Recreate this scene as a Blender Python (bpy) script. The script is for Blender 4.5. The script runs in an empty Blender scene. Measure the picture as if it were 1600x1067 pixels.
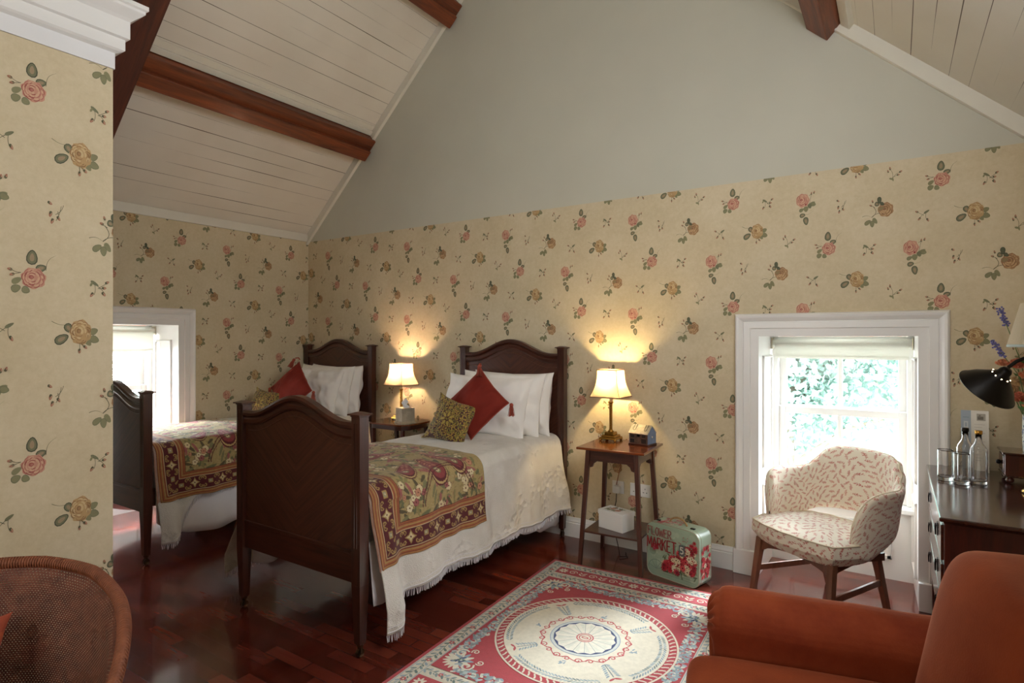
import bpy, math, random
import numpy as np
from mathutils import Vector, Matrix, noise as mnoise
PI = math.pi
COL = bpy.context.scene.collection
SC = bpy.context.scene

# ------------------------------------------------------------------ camera
F_PX = 915.0
YAW = math.atan(600 / 915)
cam_d = bpy.data.cameras.new('camera')
cam = bpy.data.objects.new('camera', cam_d); COL.objects.link(cam)
cam.location = (0, 0, 1.45); cam.rotation_euler = (PI / 2, 0, YAW)
cam_d.sensor_width = 36; cam_d.lens = 36 * F_PX / 1600; cam_d.shift_y = -5.5 / 1600
cam_d.clip_start = 0.05; cam_d.clip_end = 200
SC.camera = cam

# ------------------------------------------------------------------ world, light, exposure
SC.view_settings.view_transform = 'Standard'; SC.view_settings.look = 'None'
SC.view_settings.gamma = 1; SC.view_settings.use_curve_mapping = False
SC.view_settings.exposure = -0.25
SC.cycles.max_bounces = 12; SC.cycles.diffuse_bounces = 6; SC.cycles.glossy_bounces = 4
SC.cycles.transparent_max_bounces = 24; SC.cycles.sample_clamp_indirect = 6
W = bpy.data.worlds.new('world'); SC.world = W; W.use_nodes = True
wn = W.node_tree.nodes; wl = W.node_tree.links
bg = wn['Background']
wtc = wn.new('ShaderNodeTexCoord'); wsep = wn.new('ShaderNodeSeparateXYZ'); wr = wn.new('ShaderNodeValToRGB')
wl.new(wtc.outputs['Generated'], wsep.inputs[0]); wl.new(wsep.outputs['Z'], wr.inputs[0]); wl.new(wr.outputs[0], bg.inputs[0])
wr.color_ramp.elements[0].position = 0.0; wr.color_ramp.elements[0].color = (.95, .97, 1, 1)
wr.color_ramp.elements[1].position = 0.7; wr.color_ramp.elements[1].color = (.72, .84, 1, 1)
bg.inputs[1].default_value = 32

def area(name, loc, target, sx, sy, power, color=(1, 1, 1), portal=False):
    d = bpy.data.lights.new(name, 'AREA'); d.shape = 'RECTANGLE'; d.size = sx; d.size_y = sy
    d.energy = power; d.color = color
    if portal: d.cycles.is_portal = True
    o = bpy.data.objects.new(name, d); COL.objects.link(o); o.location = loc
    dv = Vector(target) - Vector(loc)
    o.rotation_euler = dv.to_track_quat('-Z', 'Y').to_euler()
    return o
# daylight: open sky outside each window, sampled through portals, plus high sky outside the reveal
area('daylight_portal', (-0.30, 4.42, 0.92), (-0.30, 0, 0.92), 0.82, 1.1, 1, portal=True)
area('daylight_portal', (-5.56, 2.14, 1.0), (0, 2.14, 1.0), 0.85, 1.2, 1, portal=True)
area('sky_light_right_window', (1.05, 7.2, 2.75), (-0.5, 3.8, .7), 1.1, 1.1, 1500, (.88, .95, 1))
area('sky_light_left_window', (-7.2, 2.3, 2.9), (-4.9, 2.3, .8), 2.0, 1.4, 1600, (.86, .94, 1))
# added fill behind the camera, no window built there; then the right slope's rooflight
area('fill_behind_camera', (-1.6, -2.3, 1.7), (-3.0, 3.8, 2.3), 2.4, 1.8, 46, (1, .96, .88))
area('daylight_rooflight', (.20, 1.45, 2.45), (-3.8, 2.9, 2.6), .9, .9, 50, (.93, .96, 1))

# ------------------------------------------------------------------ helpers
def s2l(c):
    if isinstance(c, str):
        c = tuple(int(c[i:i + 2], 16) / 255 for i in (0, 2, 4))
    return tuple((x / 12.92 if x <= .04045 else ((x + .055) / 1.055) ** 2.4) for x in c)

class MB:
    def __init__(s):
        s.v = []; s.f = []; s.mi = []; s.c = []; s.sm = []
    def add(s, vs, fs, mi=0, col=(1, 1, 1), M=None, smooth=False):
        b = len(s.v)
        if M is not None: vs = [tuple(M @ Vector(v)) for v in vs]
        s.v.extend([tuple(v) for v in vs])
        for f in fs:
            s.f.append([i + b for i in f]); s.mi.append(mi); s.c.append(col); s.sm.append(smooth)
        return s
    def box(s, x0, x1, y0, y1, z0, z1, mi=0, M=None, col=(1, 1, 1), t=0, tb=0):
        # t: inset of the top face, tb: inset of the bottom face
        vs = [(x0 + tb, y0 + tb, z0), (x1 - tb, y0 + tb, z0), (x1 - tb, y1 - tb, z0), (x0 + tb, y1 - tb, z0),
              (x0 + t, y0 + t, z1), (x1 - t, y0 + t, z1), (x1 - t, y1 - t, z1), (x0 + t, y1 - t, z1)]
        fs = [(0, 3, 2, 1), (4, 5, 6, 7), (0, 1, 5, 4), (1, 2, 6, 5), (2, 3, 7, 6), (3, 0, 4, 7)]
        return s.add(vs, fs, mi, col, M)
    def prism(s, poly, fn, a, b, mi=0, M=None, smooth=False):
        # poly in 2D, fn(p, q, w) -> 3D, extruded from w=a to w=b
        n = len(poly)
        vs = [fn(p, q, a) for p, q in poly] + [fn(p, q, b) for p, q in poly]
        s.add(vs, [list(range(n))[::-1], list(range(n, 2 * n))], mi, M=M)
        s.add(vs, [(i, (i + 1) % n, n + (i + 1) % n, n + i) for i in range(n)], mi, M=M, smooth=smooth)
        return s
    def lathe(s, prof, c=(0, 0, 0), seg=24, mi=0, M=None, smooth=True, cap=True):
        vs = []; fs = []
        for r, z in prof:
            for k in range(seg):
                a = 2 * PI * k / seg
                vs.append((c[0] + r * math.cos(a), c[1] + r * math.sin(a), c[2] + z))
        for i in range(len(prof) - 1):
            for k in range(seg):
                k2 = (k + 1) % seg
                fs.append((i * seg + k, i * seg + k2, (i + 1) * seg + k2, (i + 1) * seg + k))
        if cap:
            if prof[0][0] > 1e-4: fs.append(list(range(seg))[::-1])
            if prof[-1][0] > 1e-4: fs.append([(len(prof) - 1) * seg + k for k in range(seg)])
        return s.add(vs, fs, mi, M=M, smooth=smooth)
    def tube(s, pts, r, seg=8, mi=0, M=None, closed=False, col=(1, 1, 1)):
        pts = [Vector(p) for p in pts]; n = len(pts)
        rs = r if isinstance(r, (list, tuple)) else [r] * n
        vs = []; fs = []; up = Vector((0, 0, 1))
        prev = None
        for i, p in enumerate(pts):
            a = pts[(i - 1) % n] if (closed or i > 0) else p
            b = pts[(i + 1) % n] if (closed or i < n - 1) else p
            d = (b - a).normalized() if (b - a).length > 1e-9 else Vector((0, 0, 1))
            if prev is None:
                x = d.cross(up)
                if x.length < .05: x = d.cross(Vector((1, 0, 0)))
            else:
                x = prev - d * prev.dot(d)
                if x.length < 1e-6: x = d.cross(up)
            x.normalize(); y = d.cross(x); prev = x
            for k in range(seg):
                t = 2 * PI * k / seg
                vs.append(p + x * (rs[i] * math.cos(t)) + y * (rs[i] * math.sin(t)))
        m = n if closed else n - 1
        for i in range(m):
            j = (i + 1) % n
            for k in range(seg):
                k2 = (k + 1) % seg
                fs.append((i * seg + k, j * seg + k, j * seg + k2, i * seg + k2))
        if not closed:
            fs.append(list(range(seg))[::-1]); fs.append([(n - 1) * seg + k for k in range(seg)])
        return s.add([tuple(v) for v in vs], fs, mi, col, M=M, smooth=True)
    def grid(s, fn, us, vs_, mi=0, M=None, closeu=False, smooth=True, colfn=None):
        nu, nv = len(us), len(vs_)
        vs = [fn(u, v) for u in us for v in vs_]
        fs = []
        for i in range(nu if closeu else nu - 1):
            j = (i + 1) % nu
            for k in range(nv - 1):
                fs.append((i * nv + k, j * nv + k, j * nv + k + 1, i * nv + k + 1))
        return s.add(vs, fs, mi, M=M, smooth=smooth)
    def sphere(s, c, r, mi=0, sz=1, M=None, seg=16, rings=10):
        prof = [(r * math.sin(PI * i / rings), -r * sz * math.cos(PI * i / rings)) for i in range(rings + 1)]
        return s.lathe(prof, c, seg, mi, M, cap=False)
    def build(s, name, mats, parent=None, bevel=0, bseg=2, subsurf=0, color=False, solid=0, auto=False, off=-1):
        me = bpy.data.meshes.new(name)
        me.from_pydata(s.v, [], s.f)
        if not isinstance(mats, (list, tuple)): mats = [mats]
        for m in mats: me.materials.append(m)
        me.polygons.foreach_set('material_index', s.mi)
        me.polygons.foreach_set('use_smooth', s.sm)
        if color:
            at = me.color_attributes.new('Col', 'FLOAT_COLOR', 'CORNER')
            cnt = np.array([len(f) for f in s.f]); c = np.array(s.c, dtype=np.float32)
            c = np.concatenate([c, np.ones((len(c), 1), np.float32)], 1)
            at.data.foreach_set('color', np.repeat(c, cnt, axis=0).ravel())
        me.update()
        o = bpy.data.objects.new(name, me); COL.objects.link(o)
        if parent: o.parent = parent
        if solid:
            m = o.modifiers.new('s', 'SOLIDIFY'); m.thickness = solid; m.offset = off
        if bevel:
            m = o.modifiers.new('b', 'BEVEL'); m.width = bevel; m.segments = bseg; m.limit_method = 'ANGLE'; m.angle_limit = .6
            m.harden_normals = False
        if subsurf:
            m = o.modifiers.new('u', 'SUBSURF'); m.levels = subsurf; m.render_levels = subsurf
        return o

def tag(o, label=None, cat=None, group=None, kind=None):
    if label: o['label'] = label
    if cat: o['category'] = cat
    if group: o['group'] = group
    if kind: o['kind'] = kind
    return o
def thing(name, label, cat, loc=(0, 0, 0), rz=0, group=None, rx=0, ry=0):
    o = bpy.data.objects.new(name, None); COL.objects.link(o)
    o.location = loc; o.rotation_euler = (rx, ry, rz); o.empty_display_size = .1
    return tag(o, label, cat, group)
def struct(o): o['kind'] = 'structure'; return o
def copy_tree(o, parent=None):
    c = o.copy(); COL.objects.link(c)
    if parent: c.parent = parent
    for ch in list(o.children): copy_tree(ch, c)
    return c
def lerp(a, b, t): return a + (b - a) * t
def lin(a, b, n): return [a + (b - a) * i / (n - 1) for i in range(n)]
def sstep(a, b, x):
    t = max(0, min(1, (x - a) / (b - a))); return t * t * (3 - 2 * t)
def interp(x, xs, ys): return float(np.interp(x, xs, ys))

# ------------------------------------------------------------------ materials
def base_mat(name):
    m = bpy.data.materials.new(name); m.use_nodes = True
    nt = m.node_tree; return m, nt, nt.nodes['Principled BSDF']
def N(nt, t, **kw):
    n = nt.nodes.new(t)
    for k, v in kw.items(): setattr(n, k, v)
    return n
def coords(nt, scale=(1, 1, 1), rot=(0, 0, 0), kind='Object'):
    tc = N(nt, 'ShaderNodeTexCoord'); mp = N(nt, 'ShaderNodeMapping')
    mp.inputs['Scale'].default_value = scale; mp.inputs['Rotation'].default_value = rot
    nt.links.new(tc.outputs[kind], mp.inputs[0]); return mp.outputs[0]
def ramp(nt, fac, stops):
    r = N(nt, 'ShaderNodeValToRGB'); cr = r.color_ramp
    while len(cr.elements) < len(stops): cr.elements.new(.5)
    for e, (p, c) in zip(cr.elements, stops): e.position = p; e.color = (*c, 1)
    nt.links.new(fac, r.inputs[0]); return r.outputs[0]
def noise(nt, vec, scale, detail=3, rough=.5, dist=0):
    n = N(nt, 'ShaderNodeTexNoise'); n.inputs['Scale'].default_value = scale; n.inputs['Detail'].default_value = detail
    n.inputs['Roughness'].default_value = rough; n.inputs['Distortion'].default_value = dist
    if vec is not None: nt.links.new(vec, n.inputs['Vector'])
    return n.outputs['Fac']
def bump(nt, p, h, strength=.3, dist=.01, prev=None):
    b = N(nt, 'ShaderNodeBump'); b.inputs['Strength'].default_value = strength; b.inputs['Distance'].default_value = dist
    nt.links.new(h, b.inputs['Height'])
    if prev is not None: nt.links.new(prev, b.inputs['Normal'])
    nt.links.new(b.outputs[0], p.inputs['Normal']); return b.outputs[0]
def mixc(nt, fac, a, b, mode='MIX'):
    m = N(nt, 'ShaderNodeMix', data_type='RGBA', blend_type=mode)
    for s, v in ((m.inputs[0], fac), (m.inputs[6], a), (m.inputs[7], b)):
        if isinstance(v, (int, float)): s.default_value = v
        elif isinstance(v, tuple): s.default_value = (*v, 1)
        else: nt.links.new(v, s)
    return m.outputs[2]
def math_(nt, op, a, b=0.0, c=0.0):
    m = N(nt, 'ShaderNodeMath', operation=op)
    for s, v in zip(m.inputs, (a, b, c)):
        if isinstance(v, (int, float)): s.default_value = v
        else: nt.links.new(v, s)
    return m.outputs[0]
def simple(name, col, rough=.5, metal=0, coat=0, sheen=0, var=.08, vscale=8, bmp=0, bscale=60, trans=0, ior=1.45, spec=None):
    m, nt, p = base_mat(name); c = s2l(col)
    v = coords(nt)
    f = noise(nt, v, vscale, 4)
    nt.links.new(ramp(nt, f, [(.3, tuple(x * (1 - var) for x in c)), (.7, tuple(min(1, x * (1 + var)) for x in c))]), p.inputs['Base Color'])
    p.inputs['Roughness'].default_value = rough; p.inputs['Metallic'].default_value = metal
    p.inputs['Coat Weight'].default_value = coat; p.inputs['Coat Roughness'].default_value = .12
    p.inputs['Sheen Weight'].default_value = sheen; p.inputs['Transmission Weight'].default_value = trans; p.inputs['IOR'].default_value = ior
    if spec is not None: p.inputs['Specular IOR Level'].default_value = spec
    if bmp: bump(nt, p, noise(nt, v, bscale, 4), bmp, .005)
    return m
def wood(name, dark, light, axis='x', rough=.3, coat=.4, scale=1, grain=1):
    m, nt, p = base_mat(name)
    sc = {'x': (1.2, 14, 14), 'y': (14, 1.2, 14), 'z': (14, 14, 1.2)}[axis]
    v = coords(nt, tuple(a * scale for a in sc))
    n1 = noise(nt, v, 2.2, 6, .6, .6); n2 = noise(nt, v, 14, 3, .6)
    f = math_(nt, 'ADD', math_(nt, 'MULTIPLY', n1, .75), math_(nt, 'MULTIPLY', n2, .25))
    nt.links.new(ramp(nt, f, [(.32, s2l(dark)), (.52, tuple((a + b) / 2 for a, b in zip(s2l(dark), s2l(light)))), (.7, s2l(light))]), p.inputs['Base Color'])
    p.inputs['Roughness'].default_value = rough; p.inputs['Coat Weight'].default_value = coat; p.inputs['Coat Roughness'].default_value = .15
    bump(nt, p, n2, .12 * grain, .002)
    return m
def chevron_wood(name, dark, light):
    # book-matched veneer: the grain runs diagonally and mirrors at the middle of the panel
    m, nt, p = base_mat(name)
    tc = N(nt, 'ShaderNodeTexCoord'); sep = N(nt, 'ShaderNodeSeparateXYZ'); nt.links.new(tc.outputs['Object'], sep.inputs[0])
    ax = math_(nt, 'ABSOLUTE', sep.outputs['X'])
    a = math_(nt, 'ADD', math_(nt, 'MULTIPLY', ax, .8), math_(nt, 'MULTIPLY', sep.outputs['Z'], .6))
    b = math_(nt, 'SUBTRACT', math_(nt, 'MULTIPLY', sep.outputs['Z'], .8), math_(nt, 'MULTIPLY', ax, .6))
    cb = N(nt, 'ShaderNodeCombineXYZ'); nt.links.new(math_(nt, 'MULTIPLY', a, 1.6), cb.inputs[0]); nt.links.new(math_(nt, 'MULTIPLY', b, 26), cb.inputs[1])
    n1 = noise(nt, cb.outputs[0], 2.0, 6, .6, .3)
    nt.links.new(ramp(nt, n1, [(.3, s2l(dark)), (.7, s2l(light))]), p.inputs['Base Color'])
    p.inputs['Roughness'].default_value = .34; p.inputs['Coat Weight'].default_value = .35; p.inputs['Coat Roughness'].default_value = .2
    return m
def attr_mat(name, rough=.9, sheen=.0, bmp=.2, bscale=300, var=.12, vscale=30, weave=None):
    m, nt, p = base_mat(name)
    at = N(nt, 'ShaderNodeAttribute'); at.attribute_name = 'Col'
    v = coords(nt)
    f = noise(nt, v, vscale, 4)
    g = ramp(nt, f, [(.25, (1 - var,) * 3), (.75, (1,) * 3)])
    nt.links.new(mixc(nt, 1.0, at.outputs['Color'], g, 'MULTIPLY'), p.inputs['Base Color'])
    p.inputs['Roughness'].default_value = rough; p.inputs['Sheen Weight'].default_value = sheen
    if bmp: bump(nt, p, noise(nt, v, bscale, 2), bmp, .003)
    return m

def wallpaper_mat():
    m, nt, p = base_mat('wallpaper')
    v = coords(nt)
    f = noise(nt, v, 3.0, 6, .65); g = noise(nt, v, 45, 4, .7)
    k = math_(nt, 'ADD', math_(nt, 'MULTIPLY', f, .6), math_(nt, 'MULTIPLY', g, .4))
    nt.links.new(ramp(nt, k, [(.35, s2l('c6b694')), (.5, s2l('cfc09f')), (.66, s2l('d7c9ab'))]), p.inputs['Base Color'])
    p.inputs['Roughness'].default_value = .75
    bump(nt, p, noise(nt, v, 250, 3), .08, .002)
    return m
def floor_mat():
    m, nt, p = base_mat('parquet')
    v = coords(nt)
    b = N(nt, 'ShaderNodeTexBrick'); nt.links.new(v, b.inputs['Vector'])
    b.inputs['Scale'].default_value = 1; b.inputs['Brick Width'].default_value = .26; b.inputs['Row Height'].default_value = .068
    b.inputs['Mortar Size'].default_value = .0016; b.inputs['Mortar Smooth'].default_value = .1; b.offset = .37; b.offset_frequency = 2
    b.inputs['Color1'].default_value = (0, 0, 0, 1); b.inputs['Color2'].default_value = (1, 1, 1, 1); b.inputs['Mortar'].default_value = (.5, .5, .5, 1)
    b.inputs['Bias'].default_value = 0
    v2 = coords(nt, (2.0, 16, 1)); gr = noise(nt, v2, 3, 4, .5, .3)
    tone = math_(nt, 'ADD', math_(nt, 'MULTIPLY', b.outputs['Color'], .62), math_(nt, 'MULTIPLY', gr, .38))
    c = ramp(nt, tone, [(.12, s2l('43190f')), (.4, s2l('5c2418')), (.62, s2l('6c2d20')), (.88, s2l('7c3a29'))])
    c = mixc(nt, b.outputs['Fac'], c, s2l('1c0a08'))
    nt.links.new(c, p.inputs['Base Color'])
    sc = noise(nt, v, 6, 5, .7)
    nt.links.new(ramp(nt, sc, [(.3, (.12,) * 3), (.75, (.24,) * 3)]), p.inputs['Roughness'])
    p.inputs['Coat Weight'].default_value = .35; p.inputs['Coat Roughness'].default_value = .08
    h = math_(nt, 'SUBTRACT', math_(nt, 'ADD', math_(nt, 'MULTIPLY', noise(nt, v, 5, 3), .5), math_(nt, 'MULTIPLY', b.outputs['Color'], .5)), b.outputs['Fac'])
    bump(nt, p, h, .35, .004)
    return m
def board_mat():
    # painted tongue-and-groove boards; the grooves run along the room (object Y), spacing along object X
    m, nt, p = base_mat('painted_boards')
    tc = N(nt, 'ShaderNodeTexCoord'); sep = N(nt, 'ShaderNodeSeparateXYZ'); nt.links.new(tc.outputs['Object'], sep.inputs[0])
    q = math_(nt, 'DIVIDE', sep.outputs['X'], .112)
    fr = math_(nt, 'FRACT', math_(nt, 'ADD', q, 100.0))
    d = math_(nt, 'ABSOLUTE', math_(nt, 'SUBTRACT', fr, .5))
    nn = noise(nt, coords(nt, (9, .35, 1)), 2.2, 3)
    w = math_(nt, 'ADD', .448, math_(nt, 'MULTIPLY', nn, .085))
    line = math_(nt, 'GREATER_THAN', d, w)
    v = coords(nt)
    c = ramp(nt, noise(nt, v, 2, 4), [(.3, s2l('d8d2c4')), (.7, s2l('e2ddd0'))])
    c = mixc(nt, line, c, s2l('5a4c3c'))
    nt.links.new(c, p.inputs['Base Color']); p.inputs['Roughness'].default_value = .5
    bv = math_(nt, 'GREATER_THAN', d, .46)
    bump(nt, p, math_(nt, 'MULTIPLY', bv, -1.0), .5, .004)
    return m
def quilt_mat():
    m, nt, p = base_mat('matelasse_cotton')
    v = coords(nt)
    n = noise(nt, v, 10, 3)
    nt.links.new(ramp(nt, n, [(.3, s2l('e4dfd4')), (.7, s2l('efebe2'))]), p.inputs['Base Color'])
    p.inputs['Roughness'].default_value = .9; p.inputs['Sheen Weight'].default_value = .2
    vo = N(nt, 'ShaderNodeTexVoronoi'); vo.inputs['Scale'].default_value = 26; nt.links.new(v, vo.inputs['Vector'])
    ms = noise(nt, v, 5, 2)
    mask = math_(nt, 'GREATER_THAN', ms, .52)
    h = math_(nt, 'ADD', math_(nt, 'MULTIPLY', math_(nt, 'MULTIPLY', vo.outputs['Distance'], mask), 1.2), math_(nt, 'MULTIPLY', noise(nt, v, 220, 3), .5))
    bump(nt, p, h, .9, .016)
    return m
def brocade_mat(name, a, b, c, scale=30):
    m, nt, p = base_mat(name)
    v = coords(nt)
    vo = N(nt, 'ShaderNodeTexVoronoi', feature='F1'); vo.inputs['Scale'].default_value = scale
    n = noise(nt, v, 9, 2)
    nt.links.new(v, vo.inputs['Vector'])
    vo2 = N(nt, 'ShaderNodeTexVoronoi', feature='DISTANCE_TO_EDGE'); vo2.inputs['Scale'].default_value = scale * 1.0; nt.links.new(v, vo2.inputs['Vector'])
    leaf = math_(nt, 'LESS_THAN', vo2.outputs['Distance'], .075)
    ring = math_(nt, 'GREATER_THAN', math_(nt, 'FRACT', math_(nt, 'MULTIPLY', vo.outputs['Distance'], 3.2)), .80)
    msk = math_(nt, 'MAXIMUM', leaf, math_(nt, 'MULTIPLY', ring, .55))
    col = mixc(nt, msk, mixc(nt, n, s2l(a), s2l(c)), s2l(b))
    nt.links.new(col, p.inputs['Base Color']); p.inputs['Roughness'].default_value = .7; p.inputs['Sheen Weight'].default_value = .25
    bump(nt, p, msk, .3, -.003)
    return m
def velvet_mat(name, c1, c2, sheen=.8, tint='ff9a66'):
    m, nt, p = base_mat(name); v = coords(nt)
    n = noise(nt, v, 4, 6, .65); n2 = noise(nt, v, 160, 3)
    nt.links.new(ramp(nt, n, [(.3, s2l(c1)), (.7, s2l(c2))]), p.inputs['Base Color'])
    p.inputs['Roughness'].default_value = .8; p.inputs['Sheen Weight'].default_value = sheen; p.inputs['Sheen Roughness'].default_value = .35
    p.inputs['Sheen Tint'].default_value = (*s2l(tint), 1); p.inputs['Specular IOR Level'].default_value = .2
    bump(nt, p, n2, .25, .002)
    return m
def glass_pane():
    m = bpy.data.materials.new('window_glass'); m.use_nodes = True; nt = m.node_tree; nt.nodes.clear()
    out = N(nt, 'ShaderNodeOutputMaterial'); mx = N(nt, 'ShaderNodeMixShader'); t = N(nt, 'ShaderNodeBsdfTransparent'); g = N(nt, 'ShaderNodeBsdfGlossy')
    g.inputs['Roughness'].default_value = .02; mx.inputs[0].default_value = .06
    nt.links.new(t.outputs[0], mx.inputs[1]); nt.links.new(g.outputs[0], mx.inputs[2]); nt.links.new(mx.outputs[0], out.inputs[0]); return m
def translucent(name, col, f=.5):
    m = bpy.data.materials.new(name); m.use_nodes = True; nt = m.node_tree; nt.nodes.clear()
    out = N(nt, 'ShaderNodeOutputMaterial'); mx = N(nt, 'ShaderNodeMixShader'); t = N(nt, 'ShaderNodeBsdfTranslucent'); g = N(nt, 'ShaderNodeBsdfDiffuse')
    v = coords(nt); n = noise(nt, v, 300, 2); c = s2l(col)
    cc = ramp(nt, n, [(.3, tuple(x * .94 for x in c)), (.7, c)])
    nt.links.new(cc, t.inputs[0]); nt.links.new(cc, g.inputs[0]); mx.inputs[0].default_value = f
    nt.links.new(g.outputs[0], mx.inputs[1]); nt.links.new(t.outputs[0], mx.inputs[2]); nt.links.new(mx.outputs[0], out.inputs[0]); return m
def cane_mat():
    m, nt, p = base_mat('woven_cane')
    tc = N(nt, 'ShaderNodeTexCoord'); sep = N(nt, 'ShaderNodeSeparateXYZ'); nt.links.new(tc.outputs['UV'], sep.inputs[0])
    row = math_(nt, 'DIVIDE', sep.outputs['Y'], .0062)
    par = math_(nt, 'MULTIPLY', math_(nt, 'MODULO', math_(nt, 'FLOOR', row), 2.0), .5)
    a = math_(nt, 'SUBTRACT', math_(nt, 'FRACT', math_(nt, 'ADD', math_(nt, 'DIVIDE', sep.outputs['X'], .0075), par)), .5)
    b = math_(nt, 'SUBTRACT', math_(nt, 'FRACT', row), .5)
    r = math_(nt, 'SQRT', math_(nt, 'ADD', math_(nt, 'MULTIPLY', a, a), math_(nt, 'MULTIPLY', b, b)))
    big = noise(nt, coords(nt), 3, 3)
    thr = math_(nt, 'ADD', .02, math_(nt, 'MULTIPLY', big, .26))
    hole = math_(nt, 'LESS_THAN', r, thr)
    n = noise(nt, coords(nt), 30, 3)
    c = ramp(nt, n, [(.3, s2l('5a3024')), (.7, s2l('804a36'))])
    c = mixc(nt, math_(nt, 'MULTIPLY', math_(nt, 'LESS_THAN', r, .3), .45), c, s2l('2c130e'))
    nt.links.new(c, p.inputs['Base Color']); p.inputs['Roughness'].default_value = .55
    bump(nt, p, r, .7, .004)
    tr = N(nt, 'ShaderNodeBsdfTransparent'); mx = N(nt, 'ShaderNodeMixShader')
    nt.links.new(hole, mx.inputs[0]); nt.links.new(p.outputs[0], mx.inputs[1]); nt.links.new(tr.outputs[0], mx.inputs[2])
    nt.links.new(mx.outputs[0], nt.nodes['Material Output'].inputs[0])
    return m

M_paper = wallpaper_mat(); M_print = attr_mat('wallpaper_print', .8, 0, .05, 250, .1, 60)
M_floor = floor_mat(); M_board = board_mat()
M_gable = simple('gable_paint', 'c6c4b4', .8, var=.03, vscale=2, bmp=.05, bscale=40)
M_white = simple('white_gloss_paint', 'e9e8e4', .32, var=.02, vscale=5, coat=.15)
M_trimw = simple('cream_paint', 'dedacb', .45, var=.03, vscale=5)
M_frieze = simple('white_emulsion', 'e4e4e4', .7, var=.02)
M_beam = wood('dark_stained_beam', '401b0f', '94491f', 'y', .5, .1, .5, 3)
M_rafter = wood('dark_stained_rafter', '33160f', '6e3420', 'x', .5, .1, .5, 3)
M_mah_z = wood('mahogany_upright', '2a120c', '52281a', 'z', .3, .4)
M_mah_x = wood('mahogany_rail', '2c130c', '552a1b', 'x', .3, .4)
M_mah_y = wood('mahogany_side', '2c130c', '552a1b', 'y', .3, .4)
M_veneer = chevron_wood('chevron_veneer', '361b13', '5a3222')
M_tab = wood('polished_table_top', '5a2812', '8d4a22', 'x', .12, .8)
M_tableg = wood('table_leg_wood', '30150d', '5c2c19', 'z', .35, .3)
M_dress = wood('dresser_mahogany', '2a0d08', '541d10', 'z', .3, .5)
M_dresst = wood('dresser_top', '2a1410', '4c261a', 'y', .14, .8)
M_drawer = wood('drawer_front_wood', '35160d', '64301c', 'y', .22, .7)
M_chairwood = wood('chair_leg_wood', '5a3422', '84543a', 'z', .4, .3)
M_quilt = quilt_mat()
M_sheet = simple('white_sheet', 'eceaec', .85, var=.02, bmp=.1, bscale=20, sheen=.1)
M_pillow = simple('white_pillowcase', 'f7f4ee', .8, var=.015, bmp=.12, bscale=14, sheen=.1)
M_throw = attr_mat('tapestry', .9, .15, .35, 400, .25, 60)
M_fabric = attr_mat('printed_chair_cotton', .85, .1, .1, 300, .06, 10)
M_rug = attr_mat('wool_rug', .95, .2, .5, 260, .16, 50)
M_brass = simple('aged_brass', 'b98f45', .22, 1, var=.12, vscale=20)
M_shade = translucent('lampshade_cloth', 'c2b090', .5)
M_shade_trim = simple('shade_braid', '6e4a3c', .8)
M_candle = simple('ivory_candle_tube', 'eee2c4', .5)
M_red = velvet_mat('terracotta_velvet', '7c3018', '9a4826', .5, 'f0a888')
M_redc = velvet_mat('rust_velvet', '6c2018', '822c20', .45, 'e08070')
M_tassel = simple('rust_tassel', '9c4634', .8, var=.2, vscale=80)
M_broc = brocade_mat('gold_brocade', 'a88f3c', '4a2020', '8c8238', 46)
M_cream_pipe = simple('cream_piping', 'ddd0b4', .8)
M_silver = simple('mottled_silver', 'b9ae98', .4, .5, var=.25, vscale=14)
M_tissue = simple('tissue_paper', 'f4f4f4', .9, var=.01)
M_black = simple('black_metal', '16120e', .38, .6, var=.1)
M_iron = simple('drawer_pull_iron', '1a1614', .35, .8)
M_plastic = simple('white_plastic', 'ecebe6', .35, var=.01)
M_glass = simple('clear_glass', 'ffffff', .01, 0, trans=1, ior=1.46, var=0)
M_pane = glass_pane()
M_blind = translucent('roller_blind_cloth', 'f2f1ea', .45)
M_paintbox = attr_mat('painted_tin', .35, 0, .05, 60, .1, 20)
M_cardp = attr_mat('printed_card', .6, 0, 0, 60, .03, 20)
M_cane = cane_mat()
M_canerim = simple('cane_rim', '8a5238', .5, var=.2, vscale=40, bmp=.5, bscale=120)
M_foliage = simple('foliage', '7fae5e', .7, var=.35, vscale=.7)
M_bark = simple('bark', '8b8070', .9, var=.2)
M_rope = simple('jute_rope', 'a8865a', .9, var=.2, vscale=90, bmp=.5, bscale=200)
M_copper = simple('caster_brass', '4a3420', .4, .8)
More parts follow.
